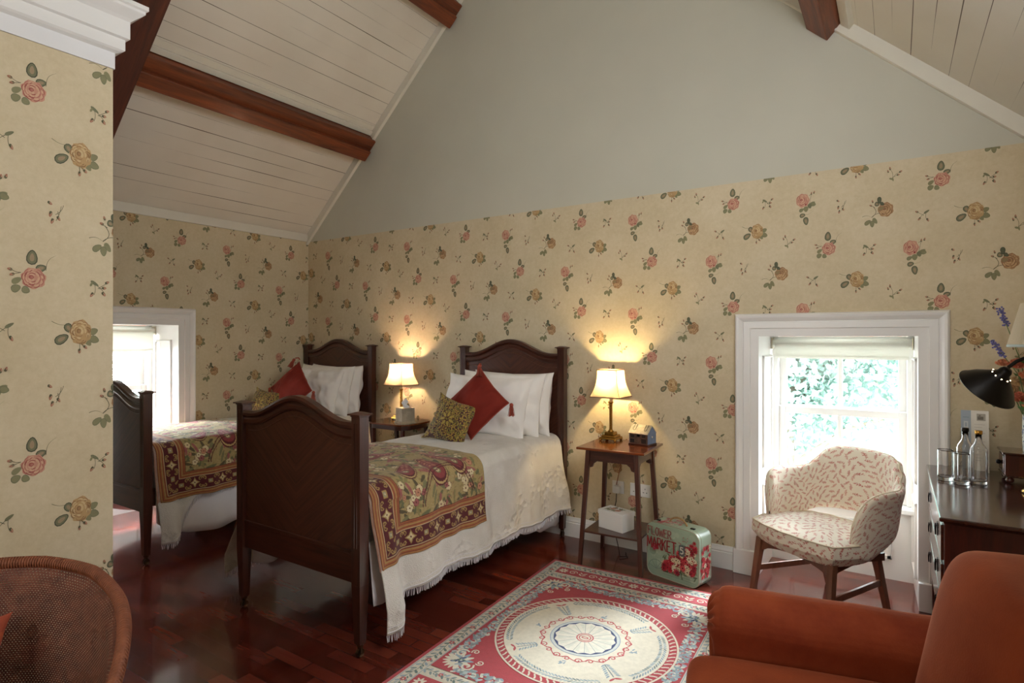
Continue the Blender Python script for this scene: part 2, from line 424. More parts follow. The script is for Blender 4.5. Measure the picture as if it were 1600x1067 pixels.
# ------------------------------------------------------------------ flat print art
class Art:
    def __init__(s): s.p = []
    def poly(s, pts, c): s.p.append((np.array(pts, float), s2l(c))); return s
    def circle(s, x, y, r, c, n=12, ry=None, a=0):
        t = np.linspace(0, 2 * PI, n, endpoint=False); ry = ry or r
        px = r * np.cos(t); py = ry * np.sin(t); ca, sa = math.cos(a), math.sin(a)
        return s.poly(np.stack([x + px * ca - py * sa, y + px * sa + py * ca], 1), c)
    def rect(s, x0, y0, x1, y1, c): return s.poly([(x0, y0), (x1, y0), (x1, y1), (x0, y1)], c)
    def leaf(s, x, y, L, Wd, a, c, edge=None, inner=None):
        # centred leaf, long axis at angle a
        def out(L, Wd):
            t = np.linspace(0, 2 * PI, 12, endpoint=False)
            px = L / 2 * np.cos(t); py = Wd / 2 * np.sin(t) * (1 - .25 * np.cos(t))
            ca, sa = math.cos(a), math.sin(a)
            return np.stack([x + px * ca - py * sa, y + px * sa + py * ca], 1)
        if edge: s.poly(out(L, Wd), edge); s.poly(out(L * .86, Wd * .8), c)
        else: s.poly(out(L, Wd), c)
        if inner: s.poly(out(L * .55, Wd * .42), inner)
        return s
    def stroke(s, pts, w, c, taper=False):
        pts = [np.array(p, float) for p in pts]
        for i in range(len(pts) - 1):
            a, b = pts[i], pts[i + 1]; d = b - a; L = np.hypot(*d)
            if L < 1e-9: continue
            n = np.array([-d[1], d[0]]) / L
            w0 = w * (1 - .8 * i / (len(pts) - 1)) / 2 if taper else w / 2
            w1 = w * (1 - .8 * (i + 1) / (len(pts) - 1)) / 2 if taper else w / 2
            e = d / L * w0 * .3
            s.poly([a - e + n * w0, a - e - n * w0, b + e - n * w1, b + e + n * w1], c)
        return s
    def ring(s, x, y, r0, r1, c, n=64, a0=0, a1=2 * PI):
        t = np.linspace(a0, a1, n + 1)
        for i in range(n):
            s.poly([(x + r * math.cos(q), y + r * math.sin(q)) for r, q in ((r0, t[i]), (r1, t[i]), (r1, t[i + 1]), (r0, t[i + 1]))], c)
        return s
    def scroll(s, x, y, r, a, hand, c, w, turns=1.3):
        t = np.linspace(0, 1, 14); pts = []
        for k in t:
            rr = r * (1 - .8 * k); ang = a + hand * k * turns * 2 * PI
            pts.append((x + rr * math.cos(ang), y + rr * math.sin(ang)))
        return s.stroke(pts, w, c)
    def stamp(s, o, x=0, y=0, sx=1, sy=None, a=0):
        sy = sx if sy is None else sy; ca, sa = math.cos(a), math.sin(a)
        for p, c in o.p:
            q = p * (sx, sy); s.p.append((np.stack([x + q[:, 0] * ca - q[:, 1] * sa, y + q[:, 0] * sa + q[:, 1] * ca], 1), c))
        return s
    def flat(s, mb, fn, eps=.00004, mi=0, e0=.0002):
        # emit as flat polygons, each a hair above the one before
        for k, (p, c) in enumerate(s.p):
            vs = [fn(x, y, e0 + eps * k) for x, y in p]
            mb.add(vs, [list(range(len(vs)))], mi, c)
    def raster(s, us, vs, base):
        out = np.empty((len(us), len(vs), 3)); out[:] = s2l(base) if isinstance(base, str) else base
        us = np.array(us); vs = np.array(vs)
        for p, c in s.p:
            i0, i1 = np.searchsorted(us, [p[:, 0].min(), p[:, 0].max()]); j0, j1 = np.searchsorted(vs, [p[:, 1].min(), p[:, 1].max()])
            if i1 <= i0 or j1 <= j0: continue
            X, Y = np.meshgrid(us[i0:i1], vs[j0:j1], indexing='ij'); ins = np.zeros(X.shape, bool)
            n = len(p); x1, y1 = p[-1]
            for k in range(n):
                x2, y2 = p[k]
                if y1 != y2:
                    ins ^= ((y1 > Y) != (y2 > Y)) & (X < (x2 - x1) * (Y - y1) / (y2 - y1) + x1)
                x1, y1 = x2, y2
            out[i0:i1, j0:j1][ins] = c
        return out
def set_vcol(o, cols):
    me = o.data; at = me.color_attributes.new('Col', 'FLOAT_COLOR', 'POINT')
    c = np.ones((len(me.vertices), 4), np.float32); cc = cols.reshape(-1, 3); c[:len(cc), :3] = cc
    at.data.foreach_set('color', c.ravel())
def clip(poly, u0, u1, v0, v1):
    for ax, lim, sg in ((0, u0, 1), (0, u1, -1), (1, v0, 1), (1, v1, -1)):
        out = []; n = len(poly)
        for i in range(n):
            a, b = poly[i], poly[(i + 1) % n]; da, db = sg * (a[ax] - lim), sg * (b[ax] - lim)
            if da >= 0: out.append(a)
            if (da > 0 > db) or (da < 0 < db):
                t = da / (da - db); out.append((a[0] + (b[0] - a[0]) * t, a[1] + (b[1] - a[1]) * t))
        poly = out
        if len(poly) < 3: return None
    return poly

# motifs of the wallpaper, drawn in pixels of a close-up then scaled to metres
def rose(A, cx, cy, rx, ry, pal, seed):
    R = random.Random(seed); lo, mid, hi, dk = pal
    t = np.linspace(0, 2 * PI, 22, endpoint=False)
    A.poly([(cx + rx * (1 + .08 * math.sin(7 * q + seed)) * math.cos(q), cy + ry * (1 + .08 * math.sin(7 * q + seed)) * math.sin(q)) for q in t], mid)
    for ring, n in ((.8, 9), (.55, 7), (.3, 5)):
        for k in range(n):
            q = 2 * PI * (k + R.random() * .5) / n + ring * 3
            x = cx + rx * ring * math.cos(q) + rx * .1 * (1 - ring) * -2; y = cy + ry * ring * math.sin(q) - ry * .1 * (1 - ring)
            A.circle(x, y, rx * .27, R.choice([lo, mid, dk]), 8, ry * .17, q + PI / 2)
            A.circle(x - rx * .05 * math.cos(q), y - ry * .05 * math.sin(q), rx * .24, R.choice([hi, hi, mid]), 8, ry * .12, q + PI / 2)
    A.circle(cx - rx * .2, cy - ry * .1, rx * .22, dk, 8, ry * .2)
    A.circle(cx - rx * .16, cy - ry * .08, rx * .13, lo, 8, ry * .12)
    for k in range(9):
        q = R.random() * 6.28; A.leaf(cx + rx * .72 * math.cos(q), cy + ry * .72 * math.sin(q), rx * .3, ry * .07, q + 1.2, dk)
PINK = ('b87868', 'c9937c', 'd4ab8c', 'a25a50'); GOLD = ('a88258', 'bd9c6c', 'd0b688', '93704a')
LF, LE, LI, LO = '77775a', '4c4e3c', 'a08a6c', '888562'
def bud(A, x, y, a, c='a4705a', s=1.0):
    A.leaf(x, y, 38 * s, 22 * s, a, c); A.leaf(x - 9 * s * math.cos(a), y - 9 * s * math.sin(a), 24 * s, 20 * s, a, '56573f')
    A.leaf(x + 4 * s, y, 26 * s, 5 * s, a + .2, 'cf9f80')
def arc(x0, y0, x1, y1, b, n=8):
    return [(lerp(x0, x1, t) + b * math.sin(PI * t) * (y1 - y0) , lerp(y0, y1, t) - b * math.sin(PI * t) * (x1 - x0)) for t in lin(0, 1, n)]
def motifs():
    out = {}
    K = (.00035, -.00043)
    def fin(n, A, ox, oy, kx=1, ky=1):
        B = Art()
        for p, c in A.p: B.p.append(((p - (ox, oy)) * (K[0] * kx, K[1] * ky), c))
        out[n] = B
    A = Art()  # B: pink rose, leaf above
    A.stroke(arc(425, 705, 512, 575, .18), 5, '57553f', True); A.stroke(arc(225, 735, 150, 715, .1), 4, '57553f'); A.stroke([(225, 735), (165, 752)], 4, '57553f')
    A.leaf(312, 608, 122, 92, -1.5, LF, LE, LI); A.leaf(385, 690, 92, 62, -.3, LF, LE, LI)
    A.leaf(190, 800, 85, 48, -.5, LO); A.leaf(185, 862, 80, 62, -.4, LO, LF); A.leaf(262, 872, 68, 58, .4, LO, LF)
    rose(A, 325, 775, 100, 84, PINK, 3); bud(A, 135, 714, 3.3); bud(A, 152, 755, 2.9); fin('B', A, 325, 775)
    A = Art()  # A: pink rose, leaves below (drawn at the other close-up's scale, x1.95)
    A.stroke([(120, 110), (100, 330), (-60, 40)], 0.1, LF)
    A.stroke(arc(95, -55, 130, -70, .1), 4, '57553f'); A.stroke([(95, 70), (130, -75)], 4, '57553f'); A.stroke(arc(50, 200, 160, 150, -.1), 3, '85835c', True)
    A.leaf(135, 60, 110, 55, -.5, LO); A.leaf(160, 65, 75, 58, .2, LO, LF); A.leaf(105, 85, 70, 60, 1.2, LF)
    A.leaf(-20, 130, 75, 48, -.4, LO, LF); A.leaf(48, 122, 78, 74, 1.5, LO); A.leaf(-4, 205, 88, 58, -.2, LF, LE, LI); A.leaf(48, 285, 112, 80, 1.4, LF, LE, LI)
    rose(A, 0, 0, 100, 92, PINK, 8); A.circle(45, 60, 12, '94383a'); bud(A, 132, -85, -1.4); bud(A, 172, -95, -1.2); fin('A', A, 0, 0)
    A = Art()  # C: tawny rose to the right of buds
    A.stroke(arc(812, 312, 940, 330, .15), 5, '57553f', True); A.stroke(arc(940, 330, 960, 190, -.35), 6, '57553f'); A.stroke(arc(940, 328, 1040, 285, .1), 5, '57553f')
    A.stroke([(985, 205), (930, 180)], 4, '57553f')
    A.leaf(885, 392, 98, 56, -.55, LO, LF); A.leaf(985, 378, 92, 52, .9, LO); A.leaf(946, 415, 88, 62, 1.5, LO, LF)
    A.leaf(1012, 165, 66, 58, .4, LF, LE, LI); rose(A, 1130, 245, 102, 92, ('987050', 'ae8860', 'c9a67a', '846042'), 5)
    A.leaf(1045, 118, 88, 58, 1.5, '5f624b', LE); A.leaf(1082, 168, 60, 46, .5, '5f624b', LE); A.leaf(1070, 225, 95, 62, -.2, '93805a', '9c7050')
    bud(A, 952, 125, -1.9); bud(A, 926, 176, 3.5); fin('C', A, 1130, 240)
    A = Art()  # D: gold rose, leaves either side
    A.stroke(arc(-240, -88, -90, -68, -.12), 5, '6a6a4c', True); A.leaf(-160, 58, 128, 78, -.5, LF, LE, LI); A.leaf(-104, -34, 84, 70, 1.1, LF, LE, LI)
    A.leaf(112, -8, 78, 58, -.4, LO, LF); A.leaf(118, 62, 84, 66, .3, LO, LF); A.leaf(62, 84, 76, 52, .9, LO)
    rose(A, 0, 0, 92, 106, GOLD, 11); A.stroke([(-10, 95), (-12, 150)], 4, '57553f'); A.stroke([(0, 95), (35, 125)], 4, '57553f')
    bud(A, -12, 160, 1.5); bud(A, 38, 128, .7); fin('D', A, 0, 0, 1.05, 1)
    A = Art()  # s1
    A.stroke(arc(-20, 70, -45, -55, -.15), 4, '57553f'); A.stroke(arc(-20, 70, 85, -5, .12), 4, '57553f'); A.stroke([(-10, 50), (40, 30)], 4, '57553f')
    A.leaf(-30, 68, 62, 24, .3, LO); A.leaf(-10, 80, 44, 20, 1.4, LO)
    bud(A, -48, -68, -1.7, s=1.1); bud(A, -75, -35, -1.9, s=1); bud(A, 92, -12, -.4, s=1.1); bud(A, 60, 26, -.1); fin('s1', A, 0, 0)
    A = Art()  # s2
    A.stroke(arc(-40, -30, -45, 60, .1), 4, '57553f'); A.stroke(arc(-35, -30, 60, 50, .05), 4, '57553f'); A.stroke([(-10, 5), (75, -45)], 4, '57553f'); A.stroke([(0, 5), (60, 0)], 4, '57553f')
    A.leaf(-40, -38, 84, 28, .5, LF); A.leaf(-70, -30, 44, 20, -1, LO)
    bud(A, -68, 62, 2.2, s=1.2); bud(A, 45, 52, .7, s=1.2); bud(A, 50, -2, 0, s=1.1); bud(A, 78, -52, -.4, s=1.1); fin('s2', A, 0, 0)
    A = Art()  # s4, mirrored spray
    A.stroke(arc(40, -30, 45, 60, -.1), 4, '57553f'); A.stroke(arc(35, -30, -60, 50, -.05), 4, '57553f'); A.stroke([(10, 5), (-75, -45)], 4, '57553f')
    A.leaf(45, -38, 80, 28, -.5, LF); bud(A, 60, 66, 1, s=1.2); bud(A, -48, 45, 2.4, s=1.2); bud(A, -80, -48, 3.5, s=1.1); fin('s4', A, 0, 0)
    A = Art()  # s3
    A.stroke(arc(70, -75, 0, 10, .12), 4, '57553f'); A.stroke(arc(50, -65, 5, 60, .05), 4, '57553f'); A.stroke([(20, -20), (30, 25)], 4, '57553f')
    bud(A, -45, -78, .5, s=1.1); bud(A, -42, 12, 1.8, s=1.25); bud(A, 28, 40, .9, s=1.1); bud(A, -28, 68, 1.9, s=1.2); fin('s3', A, 0, 0)
    return out
MOT = motifs()
SPOTS = {'B': (0, 0), 'A': (.392, -.028), 'C': (-.25, -.128), 'D': (.14, -.185), 's1': (-.2135, .064), 's2': (.198, -.02), 's4': (-.082, -.18), 's3': (.0625, -.41)}
def papered(name, fn, u0, u1, v0, v1, hole, ref):
    """wall face with its printed roses; fn(u, v, out) -> point; ref = a B rose's centre"""
    mb = MB()
    if hole:
        a, b, c, d = hole
        cells = [(u0, a, v0, v1), (b, u1, v0, v1), (a, b, d, v1)] + ([(a, b, v0, c)] if c > v0 else [])
    else: cells = [(u0, u1, v0, v1)]
    for p, q, r, s in cells: mb.add([fn(p, r, 0), fn(q, r, 0), fn(q, s, 0), fn(p, s, 0)], [(0, 1, 2, 3)], 0)
    i0 = int((u0 - ref[0]) / .5275) - 2; i1 = int((u1 - ref[0]) / .5275) + 2
    for i in range(i0, i1 + 1):
        for j in range(-12, 13):
            bx = ref[0] + i * .5275; by = ref[1] - i * .3225 + j * .645
            if by < v0 - .6 or by > v1 + .6: continue
            for k, (dx, dy) in SPOTS.items():
                x, y = bx + dx, by + dy
                if x < u0 - .12 or x > u1 + .12 or y < v0 - .15 or y > v1 + .15: continue
                for n, (p, c) in enumerate(MOT[k].p):
                    q = [(a + x, b + y) for a, b in p]
                    if any(a < u0 or a > u1 or b < v0 or b > v1 for a, b in q):
                        q = clip(q, u0, u1, v0, v1)
                        if not q: continue
                    if hole and any(hole[0] - .02 < a < hole[1] + .02 and hole[2] - .02 < b < hole[3] + .02 for a, b in q): continue
                    mb.add([fn(a, b, .0003 + n * .00003) for a, b in q], [list(range(len(q)))], 1, c)
    return struct(mb.build(name, [M_paper, M_print], color=True))

# ------------------------------------------------------------------ the room
LX, RX, BY, RY, WH = -4.98, .64, 3.83, -2.6, 2.42
def zl(x): return 2.49 + .93 * (x - LX)
def zr(x): return 2.437 + .93 * (RX - x)
RGX = (2.437 + .93 * RX - 2.49 + .93 * LX) / 1.86; RGZ = zl(RGX)
WR = (-.70, .10, 0.0, 1.46)      # right window opening in the back wall (u = X)
WL = (1.74, 2.537, 0.0, 1.556)   # left window opening in the left wall (u = Y)
papered('wall_back', lambda u, v, o: (u, BY - o, v), LX, RX, 0, WH, WR, (-.852, 2.288))
papered('wall_left', lambda u, v, o: (LX + o, u, v), RY, BY, 0, WH, WL, (2.573, 2.261))
papered('wall_right', lambda u, v, o: (RX - o, u, v), 1.5, BY, 0, 2.45, None, (2.0, 2.3))
mb = MB(); mb.add([(RX, RY, 0), (RX, 1.5, 0), (RX, 1.5, 2.6), (RX, RY, 2.6)], [(0, 1, 2, 3)])
struct(mb.build('wall_right_rear', M_paper))
mb = MB(); mb.prism([(LX, 0), (RX, 0), (RX, 2.44), (RGX, RGZ + .02), (LX, 2.5)], lambda p, q, w: (p, w, q), RY - .1, RY)
struct(mb.build('wall_rear', M_paper))
mb = MB(); mb.add([(LX, BY, WH), (RX, BY, WH), (RX, BY, 2.45), (RGX, BY, RGZ + .02), (LX, BY, 2.51)], [(0, 1, 2, 3, 4)])
struct(mb.build('wall_gable', M_gable))
mb = MB(); mb.box(LX - .6, RX + .1, RY - .1, BY + .56, -.1, 0); struct(mb.build('floor', M_floor))
# sloping boarded ceilings: local X runs down the slope
for nm, x0, x1 in (('ceiling', LX, RGX), ('ceiling.001', RX, RGX)):
    za = zl(x0) if x0 == LX else zr(x0)
    L = math.hypot(x1 - x0, RGZ - za) + .0
    mb = MB(); mb.box(-.15, L, RY - .1, BY + .02, 0, .05)
    o = mb.build('ceiling', M_board); struct(o)
    if x0 == LX: o.location = (x0, 0, za); o.rotation_euler = (0, -math.atan(.93), 0)
    else:
        o.location = (x0, 0, za); o.rotation_euler = (0, -(PI - math.atan(.93)), 0)
        o.data.transform(Matrix.Translation((0, 0, -.05)))
def trim(n, mb, m=M_trimw, bevel=.003): return struct(mb.build('trim_%d' % n, m, bevel=bevel))
# eave boards and rake trims
mb = MB(); mb.box(LX - .06, LX + .018, RY, BY, WH, WH + .075); trim(1, mb)
mb = MB()
for (xa, za, xb, zb) in ((LX, zl(LX), RGX, RGZ), (RX, zr(RX), RGX, RGZ)):
    # section (depth from the wall, drop below the boards): flat board with a small bead at its foot
    sec = [(0, -.02), (.022, -.02), (.022, .080), (.030, .083), (.030, .096), (.022, .100), (0, .100)]
    n = len(sec)
    vs = [(xa, BY - d, za - h) for d, h in sec] + [(xb, BY - d, zb - h) for d, h in sec]
    mb.add(vs, [(k, k + 1, n + k + 1, n + k) if xa > xb else (n + k, n + k + 1, k + 1, k) for k in range(n - 1)])
trim(2, mb, bevel=0)
# purlins along the room, each two timbers
def purlin(n, xc, side, y0, y1, w1=.2, h1=.10, w2=.11, h2=.15, skew=0):
    a = math.atan(.93)
    z = zl(xc) if side < 0 else zr(xc)
    mb = MB()
    mb.box(-w1 / 2, w1 / 2, y0, y1, -h1, .02); mb.box(-w1 / 2, -w1 / 2 + w2, y0, y1 - .03, -h2, -h1 + .001)
    # wavering faces of old timber
    o = mb.build('trim_%d' % n, M_beam, bevel=.008); struct(o)
    o.location = (xc, 0, z)
    o.rotation_euler = (0, -a, 0) if side < 0 else (0, a, 0)
    return o
purlin(3, -4.15, -1, 1.80, BY); purlin(4, -3.14, -1, RY, BY)
purlin(5, -4.15, -1, RY, 1.66)
mb = MB(); mb.box(-.075, .075, RY, BY, -.13, .02)
o = mb.build('trim_6', M_beam, bevel=.006); struct(o); o.location = (-.30, 0, zr(-.30)); o.rotation_euler = (0, math.atan(.93), 0)
mb = MB(); mb.box(.08, .14, RY, BY, -.035, .01)
o = mb.build('trim_7', M_trimw, bevel=.003); struct(o); o.location = (-.30, 0, zr(-.30)); o.rotation_euler = (0, math.atan(.93), 0)
# principal rafter of the truss, left side
mb = MB(); L = (RGX - LX) / math.cos(math.atan(.93)); mb.box(.0, L + .05, -.08, .08, -.17, .0)
o = mb.build('trim_8', M_rafter, bevel=.01); struct(o); o.location = (LX, 1.75, zl(LX)); o.rotation_euler = (0, -math.atan(.93), 0)
# white batten beside the upper edge of the lower purlin
mb = MB(); mb.box(.105, .15, 1.70, BY - .03, -.03, .0); mb.box(.15, .2, 1.70, BY - .03, -.015, .0)
o = mb.build('trim_9', M_trimw, bevel=.004); struct(o); o.location = (-4.15, 0, zl(-4.15)); o.rotation_euler = (0, -math.atan(.93), 0)

# the papered partition on the left with its cornice
PX, PY = -2.49, 1.03
papered('wall_partition', lambda u, v, o: (PX + o, u, v), RY, PY, 0, 2.47, None, (.785, 2.301))
mb = MB(); mb.box(-3.25, PX - .001, RY, PY - .001, 0, 2.75); struct(mb.build('wall_partition_core', M_paper, bevel=0))
mb = MB(); mb.box(PX, PX + .006, RY, PY + .004, 2.472, 2.56); mb.box(-3.25, PX + .004, PY, PY + .006, 2.472, 2.56); trim(10, mb, M_frieze, .001)
prof = [(0, 2.53), (.022, 2.538), (.03, 2.545), (.03, 2.585), (.042, 2.59), (.042, 2.655), (.052, 2.665), (.075, 2.685), (.08, 2.69), (.08, 2.70), (.088, 2.705), (.088, 2.72), (0, 2.72)]
mb = MB()
vs = []; n = len(prof)
for d, z in prof: vs += [(PX + d, RY, z), (PX + d, PY + d, z), (-3.25, PY + d, z)]
mb.add(vs, [(3 * i, 3 * (i + 1), 3 * (i + 1) + 1, 3 * i + 1) for i in range(n - 1)] + [(3 * i + 1, 3 * (i + 1) + 1, 3 * (i + 1) + 2, 3 * i + 2) for i in range(n - 1)])
trim(11, mb, M_white, 0)

# skirting boards
def skirting(nm, a, b, nrm):
    a, b, nrm = Vector(a), Vector(b), Vector(nrm)
    prof = [(0, 0), (.02, 0), (.02, .10), (.014, .105), (.016, .112), (.010, .125), (.006, .138), (0, .14)]
    mb = MB(); d = (b - a)
    mb.prism(prof, lambda p, q, w: tuple(a + nrm * p + d * w + Vector((0, 0, q))), 0, 1)
    return struct(mb.build(nm, M_white))
skirting('baseboard_back', (LX, BY, 0), (-.85, BY, 0), (0, -1, 0))
skirting('baseboard_back.001', (.24, BY, 0), (RX, BY, 0), (0, -1, 0))
skirting('baseboard_left', (LX, 2.69, 0), (LX, BY, 0), (1, 0, 0))
skirting('baseboard_left.001', (LX, PY + .6, 0), (LX, 1.585, 0), (1, 0, 0))
skirting('baseboard_right', (RX, BY, 0), (RX, RY, 0), (-1, 0, 0))
skirting('baseboard_partition', (PX, RY, 0), (PX, PY, 0), (1, 0, 0))

# ---- windows: local x along the wall, y out through the wall, z up; origin at the middle of the opening on the floor
def window(n, loc, rz, w, h, blind_drop, ped=.44, lab=''):
    root = bpy.data.objects.new('window_%d' % n, None); COL.objects.link(root); struct(root)
    root.location = loc; root.rotation_euler = (0, 0, rz)
    hw = w / 2; D = .42; sp = .015
    # architrave with moulded outer edge, mitred
    prof = [(0, 0), (0, .02), (.045, .022), (.05, .03), (.085, .03), (.09, .024), (.10, .034), (.112, .044), (.124, .048), (.132, .04), (.138, .02), (.138, 0)]
    mb = MB(); pb = .15
    ring = []
    for d, o in prof:
        ring.append([(-hw - d, -o, pb), (-hw - d, -o, h + d), (hw + d, -o, h + d), (hw + d, -o, pb)])
    for i in range(len(prof) - 1):
        for k in range(3):
            mb.add([ring[i][k], ring[i][k + 1], ring[i + 1][k + 1], ring[i + 1][k]], [(0, 1, 2, 3)])
    mb.build('architrave', M_white, root)
    mb = MB()
    for s in (-1, 1): mb.box(min(s * hw, s * (hw + .145)), max(s * hw, s * (hw + .145)), -.05, 0, 0, .15)
    mb.build('plinth_block', M_white, root, bevel=.004)
    # reveal: jambs, soffit
    mb = MB()
    for s in (-1, 1):
        mb.add([(s * hw, 0, 0), (s * (hw - sp), D, 0), (s * (hw - sp), D, h), (s * hw, 0, h)], [(0, 1, 2, 3)])
    mb.add([(-hw, 0, h), (hw, 0, h), (hw - sp, D, h), (-hw + sp, D, h)], [(0, 1, 2, 3)])
    mb.build('reveal', M_white, root)
    # raised panel mouldings on the jambs and on the apron
    def frame(mb, fn, a0, a1, b0, b1, wd=.022, hh=.012):
        for (p0, p1, q0, q1) in ((a0, a1, b0, b0 + wd), (a0, a1, b1 - wd, b1), (a0, a0 + wd, b0, b1), (a1 - wd, a1, b0, b1)):
            vs = [fn(p0, q0, 0), fn(p1, q0, 0), fn(p1, q1, 0), fn(p0, q1, 0)]
            e = min(wd, .02) * .3
            vs += [fn(p0 + e, q0 + e, hh), fn(p1 - e, q0 + e, hh), fn(p1 - e, q1 - e, hh), fn(p0 + e, q1 - e, hh)]
            mb.add(vs, [(4, 5, 6, 7), (0, 1, 5, 4), (1, 2, 6, 5), (2, 3, 7, 6), (3, 0, 4, 7)])
    mb = MB()
    for s in (-1, 1):
        f = lambda a, b, o, s=s: (s * (hw - sp * a / D - o), a, b)
        frame(mb, f, .08, .34, .12, ped + .1); frame(mb, f, .08, .34, ped + .2, h - .12)
    f = lambda a, b, o: (a, D - .06 - o, b)
    frame(mb, f, -hw + .12, hw - .12, .12, ped - .1, .03, .015)
    mb.build('panel_moulding', M_white, root)
    mb = MB(); mb.box(-hw + .01, hw - .01, D - .06, D + .1, 0, ped - .03); mb.build('apron', M_white, root)
    mb = MB(); mb.box(-hw + .01, hw - .01, D - .11, D + .1, ped - .03, ped); mb.build('sill', M_white, root, bevel=.006)
    # box frame and sashes
    mb = MB(); bw = .045
    for s in (-1, 1): mb.box(min(s * (hw - .01), s * (hw - bw)), max(s * (hw - .01), s * (hw - bw)), D - .03, D + .12, ped, h)
    mb.box(-hw + bw, hw - bw, D - .03, D + .12, h - .04, h - .001); mb.build('window_frame', M_white, root, bevel=.004)
    mid = ped + (h - ped) * .53; st = .048
    for nm, z0, z1, yo in (('lower_sash', ped, mid + .02, D + .0), ('upper_sash', mid - .02, h - .03, D + .045)):
        mb = MB(); a = hw - bw + .005
        mb.box(-a, -a + st, yo, yo + .04, z0, z1); mb.box(a - st, a, yo, yo + .04, z0, z1)
        zb_ = z0 + (.085 if nm == 'lower_sash' else .045)
        mb.box(-a + st, a - st, yo, yo + .04, z0, zb_); mb.box(-a + st, a - st, yo, yo + .04, z1 - .045, z1)
        mb.box(-.013, .013, yo + .004, yo + .036, zb_, z1 - .045)
        if nm == 'upper_sash':   # curved horns under the meeting rail
            for s in (-1, 1):
                mb.prism([(0, 0), (st, 0), (st * .9, -.03), (st * .55, -.045), (st * .35, -.075), (0, -.085)],
                         lambda p, q, w, s=s: (s * (a - p), w, z0 + q), yo, yo + .04)
        sh = mb.build('sash', M_white, root, bevel=.004)
        mb = MB(); mb.add([(-a, yo + .02, z0), (a, yo + .02, z0), (a, yo + .02, z1), (-a, yo + .02, z1)], [(0, 1, 2, 3)])
        mb.build('pane', M_pane, sh)
    # outside brick edge of the opening
    mb = MB()
    for s in (-1, 1): mb.box(min(s * (hw - .0), s * (hw + .15)), max(s * (hw - .0), s * (hw + .15)), D + .12, D + .2, -.2, h + .2)
    mb.box(-hw, hw, D + .12, D + .2, h, h + .2)
    mb.build('outer_brickwork', simple('red_brick', 'a05a48', .9), root)
    mb = MB(); mb.box(-hw - .02, hw + .02, D + .1, D + .24, -.2, ped - .02); mb.build('outer_sill', M_frieze, root)
    # blind
    bl = thing('roller_blind', lab, 'blind', loc, rz, 'window blinds')
    mb = MB(); mb.tube([(-hw + .02, D - .07, h - .045), (hw - .02, D - .07, h - .045)], .028, 14); mb.build('roller', M_blind, bl)
    mb = MB(); y = D - .097
    mb.box(-hw + .035, hw - .035, y, y + .003, h - blind_drop, h - .04); mb.box(-hw + .035, hw - .035, y - .004, y + .007, h - blind_drop - .012, h - blind_drop + .008)
    mb.build('blind_cloth', M_blind, bl)
    for s in (-1, 1): MB().box(s * (hw - .018) - .003, s * (hw - .018) + .003, D - .1, D - .03, h - .08, h - .01).build('bracket', M_silver, bl)
    return root
window(1, ((WR[0] + WR[1]) / 2, BY, 0), 0, WR[1] - WR[0], WR[3], .13, .44, 'white roller blind drawn up at the right window behind the printed tub chair')
window(2, (LX, (WL[0] + WL[1]) / 2, 0), PI / 2, WL[1] - WL[0], WL[3], .21, .44, 'white roller blind part lowered at the left window beyond the far bed')

# ------------------------------------------------------------------ outside
mb = MB(); mb.box(-40, 40, -20, 50, -4.6, -4.5)
struct(mb.build('ground', simple('greyed_ground', 'a5a59a', .9, var=.2, vscale=.5)))  # stands for the lawn, greyed so no green light bounces in
def tree(loc, r, h, seed, label, n=34000):
    R = np.random.RandomState(seed)
    t = thing('tree', label, 'tree', loc, 0, None)
    mb = MB(); mb.tube([(0, 0, 0), (.1, .05, h * .4), (-.1, .1, h * .75)], [.28, .2, .08], 10)
    for k in range(9):
        a = R.rand() * 6.28; z = h * (.35 + .05 * k); mb.tube([(0, 0, z), (math.cos(a) * r * .4, math.sin(a) * r * .4, z + .8), (math.cos(a) * r * .8, math.sin(a) * r * .8, z + 1.2)], [.07, .04, .015], 6)
    mb.build('trunk', M_bark, t)
    cl = R.randn(70, 3) * (r * .42, r * .42, h * .2) + (0, 0, h * .68)
    c = cl[R.randint(0, 70, n)] + R.randn(n, 3) * .42
    a = R.randn(n, 3); a /= np.linalg.norm(a, axis=1)[:, None]; b = np.cross(a, R.randn(n, 3)); b /= np.linalg.norm(b, axis=1)[:, None]
    s = .04 + .045 * R.rand(n, 1)
    V = np.stack([c - a * s, c + b * s * .55, c + a * s, c - b * s * .55], 1).reshape(-1, 3)
    mb = MB(); mb.v = [tuple(x) for x in V]; mb.f = [[4 * i, 4 * i + 1, 4 * i + 2, 4 * i + 3] for i in range(n)]
    mb.mi = [0] * n; mb.c = [(1, 1, 1)] * n; mb.sm = [False] * n
    mb.build('foliage', M_leafm, t)
M_leafm = translucent('leaves', '9cb3a9', .45)
tree((-1.6, 10.6, -4.5), 2.3, 8.2, 1, 'broad leafy green tree outside, left half of the right window')
tree((1.9, 11.6, -4.5), 2.2, 7.8, 2, 'leafy green tree outside, right half of the right window')
tree((-.4, 17.5, -4.5), 3.2, 10.2, 3, 'taller pale tree further off behind the two outside the right window', 24000)
tree((-13.5, 4.0, -4.5), 2.6, 5.9, 4, 'low round tree outside the left window')

